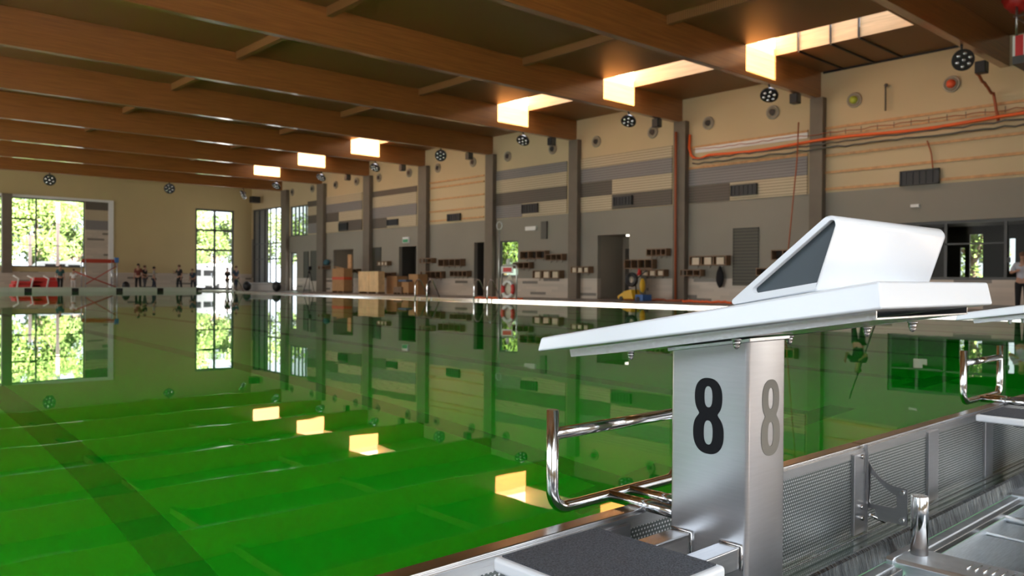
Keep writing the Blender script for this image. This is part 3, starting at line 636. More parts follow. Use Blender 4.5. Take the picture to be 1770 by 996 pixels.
q = rw(604, 440, 27.72); tag(MB().box(27.72, 27.8, q.y - .22, q.y + .22, 0, q.z).build('upright_plank', batten_m), 'tall wooden plank standing right of the cardboard crate', 'plank')
# hoses lying on the deck
for a, b, x, lab, s in ((1075, 1180, 27.8, 'red hose lying on the deck beside the yellow machine', 3), (820, 903, 24.0, 'orange hose lying on the deck behind the lifebuoy', 4), (1180, 1265, 27.0, 'orange hose on the deck left of the starting block', 6)):
    tag(MB().tube(wob([(x, yx(a, x), .05), (x, yx(b, x), .05)], .03, 24, s), .05, 6).build('hose', orange_m if 'orange' in lab else orange_d), lab, 'hose')
# yellow scrubber
X = 27.3; ya, yb = yx(1117, X), yx(1077, X)
r = empty('scrubber_dryer', (X, (ya + yb) / 2, 0), 'yellow floor cleaning machine with a coil of black hose by the doorway', 'cleaning machine')
c = (ya + yb) / 2
MB().prism([(yb + .05, .06), (yb + .1, .2), (yb - .3, .42), (c - .05, .5), (c - .15, .08)], 0, X - .3, X + .3).build('yellow_body', yellow_m, r, .04)
MB().ball((X + .05, ya + .24, .66), .15, 2, (1, .7, 2.1), .03).build('yellow_tank', yellow_m, r)
MB().torus((X - .1, c + .12, .92), .27, .05).torus((X - .02, c + .12, .92), .27, .05).torus((X - .06, c + .12, .92), .19, .05).build('hose_coil', black_m, r)
MB().tube([(X, c - .1, .3), (X, c - .05, .9), (X, ya + .1, 1.25), (X, ya - .05, 1.28)], .03, 8).build('handle', black_m, r)
MB().box(X - .3, X + .3, ya - .05, ya + .35, .02, .28).build('rear_base', blue_m, r)
for yy in (ya + .2, yb - .15): MB().tube([(X - .33, yy, .1), (X - .27, yy, .1)], .1, 16).build('wheel', black_m, r)
q = rw(1100, 470, 28.3); r = empty('traffic_cone', (28.6, q.y, 0), 'small red and white cone object above the machine', 'cone')
MB().tube([(28.5, q.y, 1.12), (28.5, q.y, 1.42)], [.12, .03], 16).build('cone_body', red_m, r); MB().box(28.3, 28.7, q.y - .25, q.y + .25, 0, 1.12).build('plinth', grey_m, r)
# wall-side column lower left: dark bins and low white bench near the far corner
for px, w_, lab in ((427, .5, 'black rounded bag on the deck in the far corner, left of the bench'), (478, .45, 'black bag on the deck at the right end of the white bench')):
    q = rw(px, 495, 25.5); tag(MB().ball((25.5, q.y, .36), .36, 3, (.8, .9, 1), .05).build('black_bag', black_m), lab, 'bag', 'black bags at the far end')
q1, q2 = rw(432, 495, 26.2).y, rw(476, 495, 26.2).y
tag(MB().box(26.2, 27.0, q2, q1, 0, .5).box(26.2, 26.3, q2, q1, .5, .62).build('white_bench', mat('pale_grey', (.42, .40, .38), .6), None, .05), 'low pale bench in front of the screened window at the far corner', 'bench')
# red pads and striped basket
r = empty('red_mats', (12.2, 60, 0), 'heap of red foldable pads and white straps at the far left', 'mats')
for k, (x, z, h) in enumerate(((11.0, 0, .28), (11.1, .28, .2), (12.1, 0, .5), (12.2, .5, .22))): MB().box(x, x + 1.6, 59.6, 60.8, z + .18, z + h + .17).build('pad', red_m, r, .04)
m = MB().box(10.8, 13.9, 59.7, 60.7, 0, .18); m.build('trolley', frame_m, r)
for x in (11.2, 12.0, 12.9, 13.6): MB().tube([(x, 59.55, .2), (x + .1, 59.5, .8), (x - .2, 59.6, 1.0)], .05, 6).build('strap', white_m, r)
# scaffold
r = empty('rolling_scaffold', (16, 60, 0), 'red rolling scaffold with crossed braces below the far window', 'scaffold')
xa, xb = fw(148, 450, 60).x, fw(201, 450, 60).x; zt = 2.05
MB().bar((xa, 60, zt), (xb, 60, zt), .06, .24).bar((xa, 61, zt), (xb, 61, zt), .06, .24).build('top_rail', mat('scaffold_red', (.45, .05, .025), .5), r)
MB().tube([(xa - .8, 60, 1.35), (xb, 60, .25)], .045, 8).tube([(xa, 60, .45), (xb, 60, 1.7)], .035, 8).build('brace', MT['scaffold_red'], r)
for x in (xb - .3, xb + .05): MB().tube([(x, 60, 0), (x, 60, 2.2)], .035, 8).build('ladder_post', steel, r)
m = MB()
for k in range(7): m.tube([(xb - .3, 60, .3 + k * .28), (xb + .05, 60, .3 + k * .28)], .02, 6)
m.build('rungs', steel, r); MB().box(xb - .12, xb + .14, 59.9, 60.1, 1.95, 2.3).build('blue_cap', blue_m, r)
MB().tube([(xa, 60, 0), (xa, 60, 2.1)], .035, 8).tube([(xa, 61, 0), (xa, 61, 2.1)], .035, 8).build('leg', steel, r)
for xx, yy in ((xa, 60), (xa, 61), (xb, 60), (xb, 61)): MB().tube([(xx - .03, yy, .08), (xx + .03, yy, .08)], .08, 12).build('caster', black_m, r)
# tripod near the far windows
q = rw(535, 480, 26.5); r = empty('tripod', (26.5, q.y, 0), 'thin dark tripod standing before the narrow shutters', 'tripod')
for dx, dy in ((-.3, .3), (.35, 0), (-.2, -.35)): MB().tube([(26.5, q.y, 1.5), (26.5 + dx, q.y + dy, 0)], .02, 6).build('leg', black_m, r)
MB().box(26.4, 26.6, q.y - .1, q.y + .1, 1.5, 1.75).build('head', black_m, r)
# lift basket at the top right
r = empty('lift_basket', (26, 6.2, 5.9), 'red and white striped lift basket with a red cloth at the upper right edge', 'lift basket')
a = at(1750, 82, 0, 25.0); b = at(1790, 82, 0, 25.0); zb_ = a.z - .25
st = stripes('hazard_stripes', (.6, .03, .03), (.8, .8, .78), .4, 'Y', .5, .5)
MB().box(25.0, 26.6, b.y - .6, a.y, zb_, zb_ + .55).build('striped_skirt', st, r); MB().box(25.0, 26.6, b.y - .6, a.y, zb_ - .22, zb_).build('base', frame_m, r)
m = MB()
for x in (25.05, 26.5):
    for yy in (a.y - .08, b.y - .2): m.tube([(x, yy, zb_ + .5), (x, yy, zb_ + 1.75)], .03, 8)
    for zz in (1.1, 1.75): m.tube([(x, b.y - .6, zb_ + zz), (x, a.y, zb_ + zz)], .03, 8)
for zz in (1.1, 1.75): m.tube([(25.05, a.y - .05, zb_ + zz), (26.5, a.y - .05, zb_ + zz)], .03, 8)
m.build('guard_rail', steel, r)
MB().ball((25.3, a.y - .02, zb_ + 1.6), .42, 3, (1, .8, .8), .12).build('red_cloth', red_m, r)
MB().tube([(26, b.y - .3, zb_ - .2), (26.2, b.y - 3.5, 2.5), (26.4, b.y - 1.2, .6)], .14, 10).build('boom', mat('boom_grey', (.25, .25, .25), .5), r)
MB().box(25.6, 27.2, b.y - 2.4, b.y - .2, .0, .7).build('chassis', red_m, r, .05)

# ================================================================ STARTING BLOCKS
def eight(cx, z0, h, w):
    """outline and counters of a bold condensed 8"""
    out = []
    def hw(t):
        v = 0
        for (c, hh, ww) in ((.745, .255, .45), (.275, .275, .5)):
            d = abs(t - c) / hh
            if d < 1: v = max(v, ww * (1 - d ** 2.35) ** (1 / 2.35))
        return max(v, 0.0)
    N_ = 60; ts = [.5 - .5 * math.cos(math.pi * k / N_) for k in range(N_ + 1)]
    R_ = [(hw(t), t) for t in ts]; R_ = [(max(x, .30) if .42 < t < .56 else x, t) for x, t in R_]
    out = [(cx + x * w, z0 + t * h) for x, t in R_] + [(cx - x * w, z0 + t * h) for x, t in R_[::-1][1:-1]]
    def counter(c, hh, ww):
        return [(cx + ww * w * math.copysign(abs(math.cos(a)) ** (.8), math.cos(a)), z0 + (c + hh * math.copysign(abs(math.sin(a)) ** (.8), math.sin(a))) * h) for a in [2 * math.pi * k / 36 for k in range(36)]]
    return [out, counter(.752, .138, .135), counter(.282, .158, .15)]
def flat_shape(name, loops, m, parent, fn):
    cu = bpy.data.curves.new(name, 'CURVE'); cu.dimensions = '2D'; cu.fill_mode = 'BOTH'; cu.extrude = .0004
    for lp_ in loops:
        s = cu.splines.new('POLY'); s.points.add(len(lp_) - 1); s.use_cyclic_u = True
        for p, q in zip(s.points, lp_): p.co = (q[0], q[1], 0, 1)
    tmp = bpy.data.objects.new('tmp', cu); COL.objects.link(tmp); dg = bpy.context.evaluated_depsgraph_get(); dg.update()
    me = bpy.data.meshes.new_from_object(tmp.evaluated_get(dg)); bpy.data.objects.remove(tmp); bpy.data.curves.remove(cu)
    for v in me.vertices: v.co = fn(v.co.x, v.co.y, v.co.z)
    me.materials.clear(); me.materials.append(m); me.name = name
    o = bpy.data.objects.new(name, me); COL.objects.link(o); o.parent = parent; o.matrix_parent_inverse = Matrix.Translation(-parent.location)
    return o
def round_poly(pts, rs, n=8):
    """polygon with rounded corners"""
    out = []; L_ = len(pts)
    for i, (p, r_) in enumerate(zip(pts, rs)):
        p = Vector(p); a = (Vector(pts[i - 1]) - p).normalized(); b = (Vector(pts[(i + 1) % L_]) - p).normalized()
        th = a.angle(b); t = r_ / math.tan(th / 2); c = p + (a + b).normalized() * (r_ / math.sin(th / 2))
        s, e_ = p + a * t - c, p + b * t - c; a0 = math.atan2(s.y, s.x); a1 = math.atan2(e_.y, e_.x)
        while a1 - a0 > math.pi: a1 -= 2 * math.pi
        while a1 - a0 < -math.pi: a1 += 2 * math.pi
        out += [(c.x + r_ * math.cos(a0 + (a1 - a0) * k / n), c.y + r_ * math.sin(a0 + (a1 - a0) * k / n)) for k in range(n + 1)]
    return out
def block(ox, lab, number, group):
    r = empty('starting_block', (1.502 + ox, .97, -.06), lab, 'starting block', group); X0, X1 = 1.252 + ox, 1.751 + ox; cx = (X0 + X1) / 2
    sl = .170; zr = .7965; yr = .537; yf = 1.299
    zt = lambda y: zr - sl * (y - yr)
    # platform: white wedge-edged board
    m = MB(); b_ = m.b
    def ring(inset, pts): return [b_.verts.new((x, y, z)) for (x, y, z) in pts]
    tb = .006
    T = ring(0, [(X0 + tb, yr + .008, zt(yr)), (X1 - tb, yr + .008, zt(yr)), (X1 - tb, yf - tb, zt(yf)), (X0 + tb, yf - tb, zt(yf))])
    Bm = ring(0, [(X0, yr, zt(yr) - .044), (X1, yr, zt(yr) - .044), (X1, yf, zt(yf) - .031), (X0, yf, zt(yf) - .031)])
    b_.faces.new(T[::-1]); b_.faces.new(Bm)
    for k in range(4): b_.faces.new((T[k], T[(k + 1) % 4], Bm[(k + 1) % 4], Bm[k]))
    m.build('platform', white_p, r, .005, 3)
    g_ = MB(); g_.quad((X0 + .02, yr + .02, zt(yr + .02) + .0012), (X1 - .02, yr + .02, zt(yr + .02) + .0012), (X1 - .02, yf - .02, zt(yf - .02) + .0012), (X0 + .02, yf - .02, zt(yf - .02) + .0012)); g_.build('grip_sheet', white_p, r)
    # steel tray under the board
    m = MB(); zb = lambda y: zt(y) - .034 - .010 * (yf - y) / (yf - yr)
    for xa, xb in ((X0 + .048, X0 + .0515), (X1 - .0515, X1 - .048)):
        m.prism([(yr + .03, zb(yr + .03)), (yf - .055, zb(yf - .055)), (yf - .06, zb(yf - .06) - .017), (yf - .2, zb(yf - .2) - .019), (yr + .03, zb(yr + .03) - .014)], 0, xa, xb)
    m.prism([(yr + .03, zb(yr + .03) - .011), (yf - .06, zb(yf - .06) - .013), (yf - .06, zb(yf - .06) - .0165), (yr + .03, zb(yr + .03) - .014)], 0, X0 + .05, X1 - .05)
    m.build('support_tray', steel_h, r)
    # flange on the post
    m = MB(); zf = lambda y: zb(y) - .0175
    m.prism([(.869, zf(.869)), (1.07, zf(1.07)), (1.07, zf(1.07) - .009), (.869, zf(.869) - .009)], 0, cx - .078, cx + .078); m.build('flange', steel_h, r, .002, 2)
    for (y, dx) in ((1.12, -.14), (.86, -.14), (.905, .14), (.735, .14), (.645, .14), (1.15, .14)):
        z = zf(y)
        p = Vector((cx + dx, y, z)); nut = MB(); nut.tube([p, p - Vector((0, 0, .0025))], .0098, 16); nut.tube([p - Vector((0, 0, .0025)), p - Vector((0, 0, .012))], .0078, 6); nut.ball(p - Vector((0, 0, .0125)), .0064, 2, (1, 1, 1.25)); nut.build('cap_nut', chrome, r)
    # post with rounded corners
    P0 = round_poly([(cx - .0725, .875), (cx + .0725, .875), (cx + .0725, 1.064), (cx - .0725, 1.064)], [.009] * 4, 6)
    m = MB(); A = [m.b.verts.new((x, y, -.06)) for x, y in P0]; Bv = [m.b.verts.new((x, y, zf(y) - .006)) for x, y in P0]; n = len(P0)
    for k in range(n): m.b.faces.new((A[k], A[(k + 1) % n], Bv[(k + 1) % n], Bv[k])).smooth = False
    m.b.faces.new(A); m.b.faces.new(Bv)
    po = m.build('post', steel, r, .002, 1)
    if number:
        flat_shape('digit_eight', eight(.968, .436, .158, .074), black_vinyl, po, lambda u, v, w_: Vector((cx - .0729 - w_, u, v)))
        flat_shape('digit_eight', eight(1.514, .436, .157, .073), mat('worn_vinyl', (.17, .155, .13), .5, spec=.3), po, lambda u, v, w_: Vector((u, .8746 - w_, v)))
    MB().box(cx - .11, cx + .11, .80, 1.09, -.075, -.06).build('base_plate', steel_sat, r, .002, 1)
    # backstroke grips
    hy = 1.270; hx = .2265; tr = .0138; zt_ = .507; zb2 = .283; R_ = .045
    cor = [(-hx, zt_), (-hx, zb2 + R_)] + [(-hx + R_ - R_ * math.cos(t), zb2 + R_ - R_ * math.sin(t)) for t in [math.pi / 2 * k / 8 for k in range(1, 8)]] + [(-hx + R_, zb2)]
    path = cor + [(-x + .012, z) for x, z in cor[::-1]]
    MB().tube([(cx + x, hy, z) for x, z in path], tr, 24).build('grip_bar', chrome, r)
    MB().tube([(cx - hx, hy, .452), (cx + hx + .012, hy, .452)], tr, 24).build('cross_bar', chrome, r)
    for dx in (-.035, .04): MB().tube([(cx + dx, hy, zb2), (cx + dx, 1.06, zb2 + .0)], tr, 24).build('grip_support', chrome, r)
    # side step on two square arms
    m = MB()
    for y0, y1 in ((.888, .935), (1.008, 1.055)):
        m.box(X0 - .06, cx - .0725, y0, y1, .217, .262)
    m.build('step_arm', steel_h, r, .003, 2)
    w_ = MB()
    for y0, y1 in ((.888, .935), (1.008, 1.055)):
        w_.tube([(cx - .075, y0 - .002, .215), (cx - .075, y0 - .002, .264), (cx - .075, y1 + .002, .264)], .0032, 8)
    w_.build('weld_bead', chrome, r)
    sx1, sy0, sy1, sz = SX1 + ox, SY0, SY1, .285
    sx0 = sx1 - STEPW
    MB().box(sx0, sx1, sy0, sy1, sz - .03, sz - .002).build('step_board', white_p, r, .008, 3)
    MB().box(sx0 + .013, sx1 - .013, sy0 + .013, sy1 - .013, sz - .004, sz + .0008).build('step_grip', grip_m, r)
    # adjustable kicker
    e0, e1 = X0 + .014, X1 - .012
    pts = [(.822, .7515), (.6135, .9245), (.598, .9215), (.652, .7715 + .006)]
    pts = [(.815, .7500), (.6085, .9175), (.640, .7795)]
    pts = [(.826, .7490), (.603, .9290), (.650, .7790)]
    ol = round_poly(pts, [.005, .014, .006], 10)
    inn = round_poly([(.7845, .7700), (.6120, .9080), (.6480, .7935)], [.006, .007, .004], 10)
    m = MB(); k_ = m.b; n = len(ol)
    def lp2(poly, x): return [k_.verts.new((x, y, z)) for y, z in poly]
    cen = Vector((.69, .82))
    def inset(poly, d): return [tuple(Vector(q) + (cen - Vector(q)).normalized() * d) for q in poly]
    La = lp2(inset(ol, .004), e0); Lb = lp2(inset(ol, .001), e0 + .003); Lc = lp2(ol, e0 + .008); Ld = lp2(ol, e1 - .022); Le = lp2(inset(ol, .003), e1 - .010); Lf = lp2(inset(ol, .009), e1 - .003); Lg = lp2(inset(ol, .017), e1)
    for a, b in ((La, Lb), (Lb, Lc), (Lc, Ld), (Ld, Le), (Le, Lf), (Lf, Lg)):
        for q in range(n): k_.faces.new((a[q], a[(q + 1) % n], b[(q + 1) % n], b[q])).smooth = True
    k_.faces.new(Lg)
    Ia = lp2(inn, e0); Ib = lp2(inn, e0 + .014)
    for q in range(n):
        k_.faces.new((La[q], La[(q + 1) % n], Ia[(q + 1) % n], Ia[q])); k_.faces.new((Ia[q], Ia[(q + 1) % n], Ib[(q + 1) % n], Ib[q])).smooth = True
    kk = m.build('kicker', white_p, r)
    m = MB(); m.b.faces.new([m.b.verts.new((e0 + .0135, y, z)) for y, z in inn]); m.build('end_panel', panel_p, kk)
    return r
SX1, SY0, SY1 = 1.245, .842, 1.128
q1, q2, q3 = at(1028, 908, 2, .286), at(1242, 969, 2, .286), at(854, 964, 2, .286)
SX1 = (q1.x + q2.x) / 2; STEPW = q1.x - q3.x; SY1 = q1.y; SY0 = q2.y - .02
block(0, 'white and steel starting block marked 8 in the foreground', True, 'steel starting blocks')
block(2.5, 'farther starting block cut by the right edge of the photo', False, 'steel starting blocks')

# ---------------------------------------------------------------- near end: overflow wall, gutter and frames
r = empty('overflow_wall', (2, YN, 0), 'low steel overflow wall with perforated panels at the near pool end', 'overflow wall')
def rail(x0, x1, nm='brim'):
    MB().box(x0, x1, 1.166, YN, .262, HB).build(nm, steel_h, r, .0035, 2)
rail(-2.3, 2.585); rail(2.588, 7.2)
MB().box(-2.3, 7.2, 1.156, 1.166, .240, .268).build('top_flange', steel_h, r, .001, 1)
MB().box(-2.3, 7.2, 1.196, 1.2, -.02, .262).build('back_sheet', mat('inner_sheet', (.10, .15, .10), .5, .3), r)
sx = [2.49 + .59 * k for k in range(-8, 8)]
for k, x in enumerate(sx):
    MB().box(x, x + .092, 1.148, 1.166, .0, .2555).build('stile', steel, r, .002, 1)
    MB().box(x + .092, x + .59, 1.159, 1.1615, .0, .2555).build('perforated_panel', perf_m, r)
MB().box(2.5665, 2.5685, 1.140, 1.149, .0, .2575).box(2.556, 2.5665, 1.146, 1.149, .19, .25).build('joint_plate', steel, r)
sl_ = MB()
for z in (.245, .085, .05): sl_.tube([(2.535, 1.152, z), (2.535, 1.140, z)], .007, 12)
sl_.tube([(2.56, 1.13, .06), (2.60, 1.1, .035)], .005, 8)
sl_.build('bolts', chrome, r)
tag(MB().tube([(-2.2, 1.118, .012), (7.1, 1.118, .012)], .0028, 8).build('guide_rod', wet_steel), 'thin steel rod lying along the foot of the perforated wall', 'rod')
# overflow water film, lip and catch channel
tag(MB().box(-2.3, 7.2, 1.076, 1.1585, -.03, .002).build('gutter_water', gutter_w), 'strip of clear dark green water between perforated wall and lip', 'water', kind='stuff')
ch = empty('overflow_channel', (2, 1.05, -.1), 'wet steel overflow lip and channel edge below the perforated wall', 'overflow channel')
MB().box(-2.3, 7.2, 1.07, 1.2, -.05, -.032).build('channel_bed', mat('wet_bed', (.05, .09, .06), .4), ch)
MB().prism([(1.078, .003), (1.070, .004), (1.062, -.002), (1.05, -.052), (1.056, -.056), (1.072, -.03), (1.078, -.03)], 0, -2.3, 7.2).build('wet_lip', wet_steel, ch)
MB().box(-2.3, 2.49, 1.022, 1.054, -.068, -.056).box(2.64, 7.2, 1.022, 1.054, -.068, -.056).build('ledge', steel_sat, ch, .002, 1)
MB().box(-2.3, 2.49, .998, 1.022, -.082, -.060).box(2.64, 7.2, .998, 1.022, -.082, -.060).build('edge_angle', steel_h, ch, .003, 2)
MB().prism([(1.0, -.083), (.996, -.083), (.93, -.62), (.936, -.62)], 0, 1.25, 7.2).build('tank_wall', steel_sat, ch)
MB().box(1.2, 7.2, .28, 1.0, -.66, -.62).build('tank_floor', steel_sat, ch)
MB().box(1.2, 7.2, .28, .29, -.62, -.03).box(7.19, 7.2, .29, .95, -.62, -.03).box(1.2, 1.21, .29, .95, -.62, -.03).build('tank_side', steel_sat, ch)
tag(MB().box(1.22, 7.18, .30, .944, -.60, -.36).build('tank_water', water('tank_water', (.012, .05, .018), (.5, .85, .6), .5)), 'dark green water standing in the open collecting tank', 'water', kind='stuff')
# cross beam with the short post and its bracket
bm_ = empty('support_beam', (2.57, .7, -.1), 'steel box beam crossing the tank with a short round post and slots', 'support beam')
MB().prism([(2.505, -.11), (2.505, -.052), (2.515, -.042), (2.665, -.042), (2.675, -.052), (2.675, -.11)], 1, .35, 1.045).build('beam', steel_sat, bm_, .002, 1)
MB().prism([(2.495, -.085), (2.495, -.046), (2.505, -.039), (2.685, -.039), (2.695, -.046), (2.695, -.085)], 1, 1.03, 1.092).build('end_hook', steel_sat, bm_, .003, 2)
m = MB()
for k in range(7): y = .72 + .022 * k; m.tube([(2.57, y, -.0405), (2.635, y, -.0405)], .0022, 6)
m.build('slots', chrome, bm_)
MB().tube([(2.608, .998, -.045), (2.608, .998, .137), (2.608, .998, .139)], [.0255, .0255, .024], 32).build('short_post', chrome, bm_)
MB().bar((2.5, .35, -.07), (7.1, .35, -.07), .05, .05).build('cross_rail', steel_sat, bm_)
br = [(1.150, .262)] + [(1.043 + .107 * (1 - math.sin(t)) + .0, .168 + .094 * (1 - math.cos(t)) * 1.0) for t in []]
prof = [(1.158, .275), (1.153, .245)] + [(1.153 - .115 * t, .245 - .086 * (1 - (1 - t) ** 2.8)) for t in (.06, .12, .2, .3, .4, .52, .65, .8, .95)] + [(1.022, .157), (1.022, .045), (1.118, .045), (1.122, .075), (1.148, .078), (1.148, .275)]
holep = [(1.137, .188), (1.122, .178), (1.10, .158), (1.075, .140), (1.056, .132), (1.053, .098), (1.06, .093), (1.135, .090), (1.139, .096)]
hb_ = flat_shape('bracket', [prof, holep], steel, bm_, lambda u, v, w_: Vector((2.578 + w_ * 5, u, v)))
m = MB()
for y, z in ((1.036, .145), (1.036, .06)): m.tube([(2.582, y, z), (2.566, y, z)], .0072, 16)
m.build('bolt', chrome, bm_)
# cross tubes and second frame inside the tank
for x, y0, y1, z, rr, nm, lab in ((3.42, .3, 1.0, -.09, .014, 'cross_tube', 'round steel tube crossing the open tank'), (3.2, .3, 1.0, -.10, .006, 'thin_rod', 'thin steel rod crossing the tank near the short post')):
    tag(MB().tube([(x, y1, z), (x, y0, z)], rr, 16).build(nm, steel_sat), lab, 'tube')
tag(MB().prism([(3.66, -.085), (3.66, -.05), (3.67, -.043), (3.80, -.043), (3.81, -.05), (3.81, -.085)], 1, .3, 1.085).build('support_beam', steel_sat, None, .003, 2), 'second steel box beam crossing the tank under the far starting block', 'support beam')
for k, ox in enumerate((0, 2.5)):
    tag(MB().box(1.37 + ox, 1.63 + ox, .3, .985, -.12, -.075).build('block_beam', steel_sat, None, .003, 2), 'flat steel beam carrying the %s starting block' % ('foreground', 'farther')[k], 'support beam')
m = MB()
for k in range(90):
    x = random.uniform(2.75, 3.9); t = random.random() ** 1.5; y = random.uniform(.55, .93); m.ball((x, y, -.12 - .3 * t), random.uniform(.0015, .0035), 1)
tag(m.build('water_drops', glass_mat('drop', (1, 1, 1))), 'splashing water drops falling in the open tank', 'water drops', kind='stuff')

# ================================================================ PEOPLE
skin_m = mat('skin', (.45, .24, .16), .55)
def skinned(name, verts, edges, radii, m, parent, sub=1, root=0):
    me = bpy.data.meshes.new(name); me.from_pydata([tuple(v) for v in verts], edges, []); me.materials.append(m)
    o = bpy.data.objects.new(name, me); COL.objects.link(o); o.parent = parent
    s = o.modifiers.new('skin', 'SKIN'); s.use_smooth_shade = True
    sv = me.skin_vertices[0] if me.skin_vertices else None
    if sv is None: 
        b = bmesh.new(); b.from_mesh(me); b.verts.layers.skin.verify(); b.to_mesh(me); b.free(); sv = me.skin_vertices[0]
    for i, rr in enumerate(radii):
        sv.data[i].radius = rr if isinstance(rr, tuple) else (rr, rr); sv.data[i].use_root = (i == root)
    k = o.modifiers.new('sub', 'SUBSURF'); k.levels = sub; k.render_levels = sub
    return o
def person(loc, face, h, lab, shirt, trousers, hair_c, armL=None, armR=None, long_hair=False, stride=.06, lean=0, skirt=False):
    """arms: (elbow, wrist) offsets from the shoulder in the body's frame (x right, y forward, z up)"""
    r = empty('person', loc, lab, 'person'); r.rotation_euler = (0, 0, face); s = h / 1.75; r.scale = (s, s, s)
    V, E, R_ = [], [], []
    def add(p, rr, parent=None):
        V.append(Vector(p)); R_.append(rr)
        if parent is not None: E.append((parent, len(V) - 1))
        return len(V) - 1
    L_ = lean
    pel = add((0, 0, .96), (.15, .105)); sp = add((0, L_ * .3, 1.12), (.135, .095), pel); ch_ = add((0, L_ * .7, 1.33), (.155, .105), sp); nk = add((0, L_ * .95, 1.47), (.06, .06), ch_)
    n2 = add((0, L_ + .01, 1.53), (.052, .055), nk); hd = add((0, L_ + .03, 1.60), (.072, .088), n2); ht = add((0, L_ + .025, 1.685), (.074, .09), hd); add((0, L_ + .02, 1.735), (.045, .055), ht)
    add((0, L_ + .135, 1.615), (.013, .016), hd)
    sh = {}; legs = {}
    for sd, arm in ((-1, armL), (1, armR)):
        el, wr = arm or ((sd * .05, -.03, -.29), (sd * .06, .05, -.54))
        so = Vector((sd * .185, L_ * .85, 1.41)); s0 = add(so, (.062, .06), ch_); e0_ = add(so + Vector(el), (.042, .042), s0); w0 = add(so + Vector(wr), (.029, .026), e0_)
        d = (Vector(wr) - Vector(el)).normalized(); pm = add(so + Vector(wr) + d * .06, (.036, .018), w0); side = d.cross(Vector((1, 0, 0)) if abs(d.x) < .8 else Vector((0, 1, 0))).normalized(); inn_ = d.cross(side)
        for k in range(4):
            b0 = so + Vector(wr) + d * .095 + side * (-.027 + .018 * k); ln = (.07, .08, .076, .06)[k]
            a_ = add(b0, (.009, .009), pm); bq = add(b0 + d * ln * .55 + inn_ * .006, (.008, .008), a_); add(b0 + d * ln * .95 + inn_ * .025, (.007, .007), bq)
        t0 = add(so + Vector(wr) + d * .03 - side * .035, (.011, .011), w0); add(so + Vector(wr) + d * .075 - side * .05 + inn_ * .012, (.009, .009), t0)
        sh[sd] = (so, so + Vector(el), so + Vector(wr))
        hp = add((sd * .09, 0, .90), (.095, .1), pel); kn = add((sd * .1, sd * stride + .02, .50), (.058, .06), hp); an = add((sd * .105, sd * stride * 1.6 - .02, .09), (.038, .04), kn); add((sd * .12, sd * stride * 1.6 + .13, .035), (.035, .03), an)
        legs[sd] = (Vector((sd * .09, 0, .90)), Vector((sd * .1, sd * stride + .02, .50)), Vector((sd * .105, sd * stride * 1.6 - .02, .10)))
    skinned('body', V, E, R_, skin_m, r)
    v = [(0, 0, .93), (0, L_ * .3, 1.12), (0, L_ * .7, 1.33), (0, L_ * .9, 1.45)]; e = [(0, 1), (1, 2), (2, 3)]; rr = [(.175, .13), (.155, .115), (.172, .122), (.075, .075)]
    for sd in (-1, 1):
        n = len(v); v += [sh[sd][0], sh[sd][0].lerp(sh[sd][1], .85)]; e += [(2, n), (n, n + 1)]; rr += [(.078, .075), (.06, .06)]
    skinned('shirt', v, e, rr, shirt, r)
    v = [(0, 0, .97)]; e = []; rr = [(.168, .125)]
    for sd in (-1, 1):
        n = len(v); v += [legs[sd][0] + Vector((sd * .01, 0, -.04)), legs[sd][1], legs[sd][2]]; e += [(0, n), (n, n + 1), (n + 1, n + 2)]; rr += [(.108, .112), (.075, .078), (.06, .062)]
    skinned('trousers', v, e, rr, trousers, r)
    for sd in (-1, 1):
        a = legs[sd][2]; o = MB().ball((a.x * 1.08, a.y + .07, .045), .07, 2, (.75, 2.0, .62)).build('shoe', black_m); o.parent = r
    hr = MB().ball((0, L_ + .008, 1.685), .1, 3, (.93, 1.08, .98))
    if long_hair: hr.ball((0, L_ - .05, 1.57), .08, 2, (1, .7, 1.9))
    o = hr.build('hair', hair_c); o.parent = r
    return r
c_black = mat('cloth_black', (.016, .016, .018), .9); c_teal = mat('cloth_teal', (.04, .12, .12), .9); c_lil = mat('cloth_lilac', (.50, .50, .56), .9); c_blue = mat('cloth_blue', (.035, .06, .10), .9); c_red = mat('cloth_maroon', (.14, .03, .02), .9)
c_white = mat('cloth_white', (.62, .60, .58), .9); c_pale = mat('cloth_pale', (.36, .33, .29), .9); h_dark = mat('hair_dark', (.02, .014, .01), .8); h_br = mat('hair_brown', (.12, .055, .025), .8); c_navy = mat('trouser_navy', (.02, .025, .045), .9); c_grey = mat('trouser_grey', (.10, .10, .11), .9)
def far_person(px, ytop, Y, *a, **k):
    q = at(px, ytop, 1, Y); return person((q.x, Y, 0), a[0], q.z * .99, *a[1:], **k)
PI = math.pi
far_person(104, 458, 59.0, PI, 'person in a teal shirt standing by the red mats', c_teal, c_black, h_br)
far_person(127, 465, 58.6, PI * .9, 'person in pale white clothing right of the teal shirt', c_white, c_white, h_br, armL=((-.12, .1, -.2), (-.05, .3, -.2)))
far_person(239, 456, 59.2, PI * .8, 'person in dark clothes with a black bag, left of the group of three', c_red, c_black, h_dark, long_hair=True)
far_person(250, 459, 59.6, PI * 1.2, 'person in black in the middle of the group of three', c_black, c_grey, h_br, armR=((.1, .05, -.25), (.02, .25, -.3)))
far_person(266, 461, 59.3, -PI * .6, 'person in a pale sleeveless top, right of the group of three', c_pale, c_navy, h_dark)
far_person(310, 458, 59.3, PI * .6, 'person in black standing alone between the group and glass door', c_black, c_black, h_br, armR=((.1, .12, -.22), (.0, .3, -.1)))
far_person(393, 463, 60.5, PI, 'person in black silhouetted in the glass door', c_black, c_black, h_dark)
far_person(408, 460, 60.0, PI * 1.1, 'person in a dark blue shirt right of the glass door', c_blue, c_navy, h_br)
